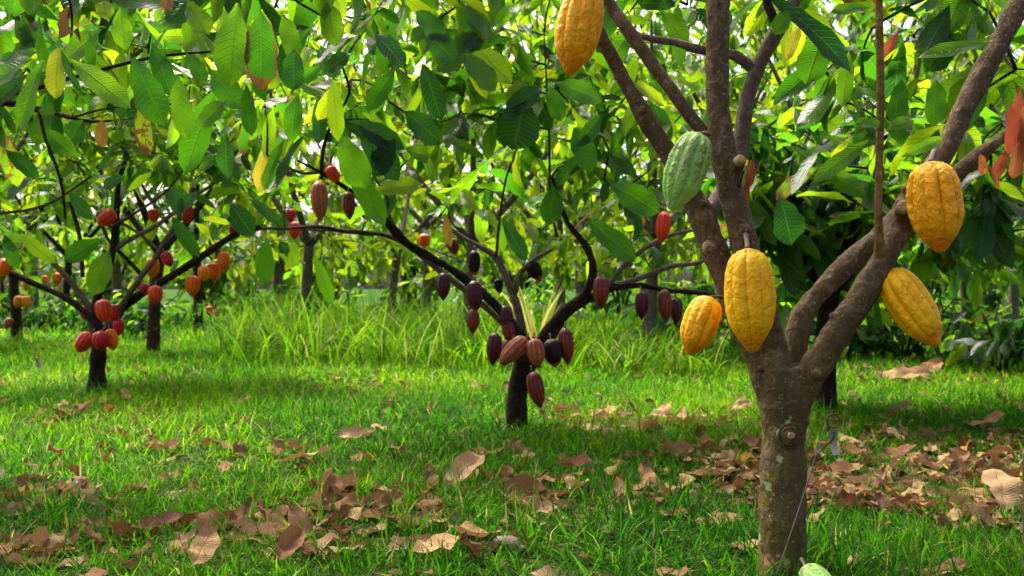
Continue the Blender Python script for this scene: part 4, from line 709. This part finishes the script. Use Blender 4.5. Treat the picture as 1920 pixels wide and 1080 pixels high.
# the ones that stand out in the photo: px, py, length px, heading (deg, image), pitch up (deg), roll (deg), hue, curl, words
HF = [(570, 870, 100, 30, 14, -10, .95, 2, 'long narrow tan leaf resting on top of the grass left of centre'), (914, 856, 64, -8, 5, -40, .5, 12, 'brown cupped leaf in the grass below the dark trunk'), (868, 918, 100, 48, 42, -35, .78, 2, 'large pinkish tan leaf standing up with clear veins near the bottom centre'),
 (552, 962, 92, -4, 8, -48, .42, 6, 'ribbed brown leaf left of the upright orange-brown one'), (617, 960, 54, 80, 60, -60, .3, 4, 'small orange-brown leaf standing upright in the grass'), (640, 975, 60, 30, 20, -40, .5, 5, 'brown leaf leaning against the upright orange-brown one'), (35, 1003, 84, 0, 5, -45, .3, 6, 'reddish brown leaf at the left edge near the bottom'),
 (292, 998, 96, 22, 18, -40, .22, 8, 'reddish brown curled leaf at lower left'), (488, 1005, 110, -4, 6, -35, .6, 4, 'long mauve-tan leaf with a dark crease in the lower left'), (376, 1074, 60, 85, 40, -70, .70, 3, 'grey-mauve upright leaf cut by the bottom edge'), (540, 1064, 66, 60, 45, -60, .45, 8, 'golden brown broad leaf with pale veins at the bottom'),
 (137, 1048, 52, 35, 10, -20, .80, 3, 'pale mauve narrow leaf at lower left'), (815, 1058, 92, 35, 14, -25, .95, 3, 'flat tan leaf pointing up right at the bottom centre'), (735, 934, 96, 6, 6, -45, .25, 7, 'purple-brown long leaf left of the standing pinkish one'), (728, 982, 66, 40, 25, -40, .3, 8, 'mauve-brown folded leaf below the purple-brown one'),
 (800, 984, 56, 12, 14, -40, .42, 8, 'rust brown folded leaf right of the mauve-brown one'), (975, 938, 104, 5, 6, -50, .28, 5, 'dark rose-brown rolled leaf right of the standing pinkish one'), (985, 958, 92, 3, 5, -30, .72, 3, 'tan leaf lying under the rose-brown rolled leaf'), (1078, 903, 72, -28, 16, -50, .3, 9, 'rust brown leaf pointing down right in the grass'),
 (1015, 984, 64, -20, 14, -50, .8, 5, 'pale pinkish leaf at the bottom centre of the litter'), (1066, 944, 36, 80, 30, -50, .78, 5, 'small round pale leaf beside the rust brown one'), (945, 925, 36, 70, 50, -50, .3, 7, 'little upright brown leaf beside the rolled one'), (802, 930, 34, 100, 60, -50, .25, 7, 'little upright dark brown leaf left of the large standing one'),
 (1148, 784, 78, 4, 10, -15, .15, 6, 'dark tan flat leaf right of the black trunk'), (1085, 800, 90, -4, 4, -10, .85, 2, 'pale leaf on dark ground at the foot of the black trunk'), (1238, 790, 46, 60, 30, -40, .75, 6, 'pale mauve crumpled leaf between the two main trunks'), (1258, 862, 92, 12, 10, -45, .5, 6, 'brown leaf lying left of the nearest trunk'),
 (1705, 716, 90, 10, 12, -45, .68, 5, 'very large crumpled tan leaf on the lit grass at right'), (1740, 700, 75, 35, 25, -50, .6, 4, 'tan leaf standing over the very large crumpled one'), (1664, 716, 60, 10, 20, -50, .75, 8, 'pinkish leaf left of the very large crumpled one'), (1552, 872, 96, -12, 8, -32, .42, 4, 'orange-brown leaf right behind the metal plant tag'),
 (1605, 893, 110, 0, 4, -30, .35, 3, 'long reddish leaf right of the trunk on the litter'), (1790, 865, 66, 25, 20, -45, .5, 6, 'orange-brown leaf standing up on the right litter'), (1868, 945, 80, 75, 50, -50, .78, 6, 'pinkish crumpled leaf standing at the right'), (1747, 1084, 120, 0, 6, -28, .62, 12, 'large domed tan leaf cut by the bottom edge at right'),
 (1390, 778, 54, 35, 20, -45, .78, 8, 'pale folded leaf just left of the fork of the nearest trunk'), (1345, 985, 90, -10, 5, -20, .65, 3, 'pale leaf on the litter left of the nearest trunk'), (1400, 1030, 88, -35, 10, -25, .75, 3, 'mauve leaf leaning toward the base of the nearest trunk'), (1310, 895, 60, 20, 10, -40, .2, 8, 'dark red curled leaf left of the nearest trunk'),
 (1690, 850, 60, -40, 20, -50, .3, 8, 'dark brown leaf in the right grass patch'), (1855, 800, 60, -60, 30, -50, .6, 8, 'pinkish twisted leaf standing at the right'), (1690, 770, 44, 20, 14, -40, .75, 6, 'pinkish leaf in the grass right of the tag'), (80, 900, 44, 20, 10, -40, .8, 6, 'pale leaf in the left grass'), (255, 918, 60, 10, 10, -40, .7, 6, 'tan leaf half sunk in the left grass'),
 (160, 925, 74, -4, 4, -45, .08, 8, 'dark maroon rolled leaf beside the pink petal'), (215, 805, 46, -40, 10, -30, .78, 6, 'pale leaf in the grass in front of the red-pod tree'), (458, 765, 36, -30, 25, -40, .5, 6, 'small orange tan leaf in the left lawn'), (552, 758, 40, 0, 10, -40, .9, 4, 'small pale leaf in the lawn'), (20, 955, 80, 6, 6, -40, .68, 5, 'tan leaf at the left edge')]
for (px, py, L, hd, pit, rl, hu, cu, lb) in HF:
    p = gp(px, min(py+L*.12, 1100)); Y = p.y; i = len(DL)
    me = dry_leaf_mesh(100+px, hu, 0, cu, cu < 5); s = L/F*Y/.11/max(.55, math.cos(R(hd))*.5+.55)
    put_leaf(me, p+Vector((0, 0, .006+.018*(pit > 10)+.20*s*.11*math.sin(R(pit)))), R(hd), s*1.12, R(-rl)*.55, -R(pit)*.6, lb, None)
o = put_leaf(dry_leaf_mesh(999, 1, .9, 8), gp(1897, 955)+Vector((0, 0, .03)), R(80), .55, R(35), -R(35), 'bright yellow dying leaf at the right edge on the litter', None)
SM = 'scattered dry leaves'
cnt = 0; spots = []
while cnt < 250:
    Y = math.sqrt(random.uniform(1.75**2, 5.6**2)); x = (random.random()-.5)*1.1*Y; k = float(litter(np.array(x), np.array(Y)))
    if random.random() > k*1.3+.05: continue
    base = P(1467, 900, Y1)
    if (x-base.x)**2+(Y-base.y)**2 < .07**2: continue
    z = float(gz(x, Y)); near = Y < 3.2
    put_leaf(random.choice(DL), (x, Y, z+random.uniform(.002, .02)), random.uniform(0, 6.28), random.uniform(.45, 1.15)*(1 if near else 1.2), random.gauss(0, .28), random.gauss(0, .2),
             'small dry brown leaf scattered in the litter and grass around the trunks', SM); cnt += 1
lt = Leaves()
for k in range(17000):
    Y = math.sqrt(random.uniform(1.6**2, 6.5**2)); x = (random.random()-.5)*1.15*Y; f = float(litter(np.array(x), np.array(Y)))
    if random.random() > f*1.2+.035: continue
    a = random.uniform(0, 6.28); L = random.uniform(.02, .10); e = random.gauss(.10, .2)
    lt.add((x, Y, float(gz(x, Y))+random.uniform(.0, .016)), (math.cos(a)*math.cos(e), math.sin(a)*math.cos(e), math.sin(e)), (random.gauss(0, .5), random.gauss(0, .5), 1), L, L*random.uniform(.3, .6), random.uniform(-1.2, 1.6), (random.choice([.02, .1, .3, .5, .65, .8, .95]), 0, .0 if random.random() > .006 else .8), random.uniform(-.5, .9))
tag(obj('leaf_litter', lt.mesh('leaf_litter', M_dry, 6, 3, 'leaf', .12)), 'crumbled dry leaf bits covering the bare soil between the grass', 'leaf litter', kind='stuff')

for k in range(26):
    Y = math.sqrt(random.uniform(1.8**2, 4.6**2)); x = (random.random()-.5)*1.05*Y
    if float(litter(np.array(x), np.array(Y))) < .25 and k > 5: continue
    a = random.uniform(0, 6.28); L = random.uniform(.05, .16); z = float(gz(x, Y))+.012; tw = Tubes()
    tw.add([(x, Y, z), (x+math.cos(a)*L*.5, Y+math.sin(a)*L*.5, z+.012), (x+math.cos(a+.3)*L, Y+math.sin(a+.3)*L, z)], [.0022, .0018, .001], 6, .02)
    tag(obj('fallen_twig', tw.mesh('fallen_twig', M_bark_grey)), 'thin grey-brown twig lying in the dry leaf litter', 'twig', 'fallen twigs in the litter')

# bark piece, petal, plant tags, stake
bk = Tubes(); a = gp(925, 1050); b = gp(985, 1062); bk.add([a+Vector((0, 0, .012)), a.lerp(b, .5)+Vector((0, 0, .02)), b+Vector((0, 0, .01))], [.008, .015, .007], 10, .006, .12); tag(obj('bark_piece', bk.mesh('bark_piece', M_bark_grey)), 'grey ridged piece of dead bark on the ground at bottom centre', 'bark')
pt = Leaves(); g0 = gp(138, 928); pt.add(g0+Vector((0, 0, .03)), (1, .1, .3), (0, -.7, 1), .016, .012, 1.0, (.5, 0, 0), .4); pt.add(g0+Vector((.004, 0, .03)), (-.4, .1, .8), (0, -.9, .4), .012, .010, .6, (.5, 0, 0), .4)
tag(obj('flower_petal', pt.mesh('flower_petal', plain('pink_petal', (.75, .3, .62), .5), 6, 4, 'leaf', .02)), 'tiny pink petal lying beside the dark maroon rolled leaf', 'petal')
M_wire = plain('galvanised_wire', (.26, .20, .20), .45, .6); M_rust = plain('rusty_wire', (.20, .075, .045), .6, .5); M_tag = plain('aluminium_tag', (.50, .50, .36), .42, .35, 220, .4, .6); M_tie = plain('black_tie', (.01, .01, .02), .4)
def marker(px_ring, py_ring, Y, base, ring_r, label, tie=True):
    t = empty('plant_marker', P(base[0], base[1], Y), label, 'plant tag', 'metal plant tags on wire pins')
    w_ = Tubes(); R0 = P(px_ring, py_ring, Y); w_.add([P(base[0], base[1], Y+.0), P(base[0]*.5+px_ring*.5-ring_r*.3, base[1]*.5+py_ring*.5, Y-.008), R0+Vector((-ring_r/F*Y*1.1, 0, -ring_r/F*Y*.3))], [.0012]*3, 8, .02); obj('wire_pin', local(w_.mesh('wire_pin', M_wire), t), t)
    k = Tubes(); rr = ring_r/F*Y; k.add([R0+Vector((math.cos(a)*rr, 0, math.sin(a)*rr)) for a in np.linspace(-.3, 6.1, 18)], [.0017]*18, 8, .003)
    k.add([R0+Vector((-rr, 0, rr*.15)), R0+Vector((rr, 0, 0))], [.0013, .0013], 6, .01); obj('ring', local(k.mesh('ring', M_rust), t), t)
    # bent metal strip with embossed dots
    H = ring_r*4/F*Y; W_ = ring_r*1.25/F*Y; V = []; Fc = []; n = 12
    for i in range(n+1):
        u = i/n; z = -u*H; xo = .16*H*u*u; hw = W_/2*(.55 if i == 0 else 1)
        for s in (-1, 1):
            for th in (0, .0007): V.append(list(R0+Vector((.0*W_+xo+s*hw, -.004+.010*math.sin(u*2.4)+th+s*.003*u, -rr*1.15+z))))
    for i in range(n):
        a = i*4; b_ = a+4; Fc += [(a, a+2, b_+2, b_), (a+1, b_+1, b_+3, a+3), (a, b_, b_+1, a+1), (a+2, a+3, b_+3, b_+2)]
    Fc += [(0, 1, 3, 2), (n*4, n*4+2, n*4+3, n*4+1)]
    me = bpy.data.meshes.new('tag_strip'); me.from_pydata(V, [], Fc); me.materials.append(M_tag); me.update(); st = obj('tag_strip', local(me, t), t)
    if tie:
        d = Tubes()
        for i in range(9): q = R0+Vector((.045*H+.06*H*(i/9)+random.uniform(-1, 1)*.0012, -.006-.004, -rr*1.15-H*(.45+.05*i))); d.add([q, q+Vector((.0022, 0, .0004))], [.0005, .0005], 5, .003, rec=False)
        obj('embossed_marks', local(d.mesh('embossed_marks', plain('bright_metal', (.75, .75, .65), .3, .8)), t), t)
        z = Tubes(); z.add([R0+Vector((.001, -.004, -rr*1.2-H*.12)), R0+Vector((-.002, -.008, -rr*1.2-H*.3)), R0+Vector((-.007, -.006, -rr*1.2-H*.50)), R0+Vector((-.016, 0, -rr*1.2-H*.68)), P(1530, 858, Y)+Vector((0, 0, 0))], [.0022, .0022, .0016, .001, .001], 8, .004); obj('tie', local(z.mesh('tie', M_tie), t), t)
marker(1562, 789, 1.80, (1452, 1090), 12.5, 'rusty ring pin with bent metal tag leaning on the nearest trunk')
t_ = marker(69, 667, 4.6, (120, 770), 5, 'small metal plant tag on a wire pin in the lawn left of the red-pod tree', False)
sk = Tubes(); q = P(1922, 1010, 1.86); sk.add([(q.x, q.y, -.05), (q.x+.002, q.y, .15), (q.x, q.y, P(1918, 850, 1.86).z)], [.006, .006, .005], 6, .03, .02)
tag(obj('wooden_stake', sk.mesh('wooden_stake', M_bark_grey)), 'thin grey wooden stake at the right edge of the picture', 'stake')
print('objects', len(bpy.data.objects))
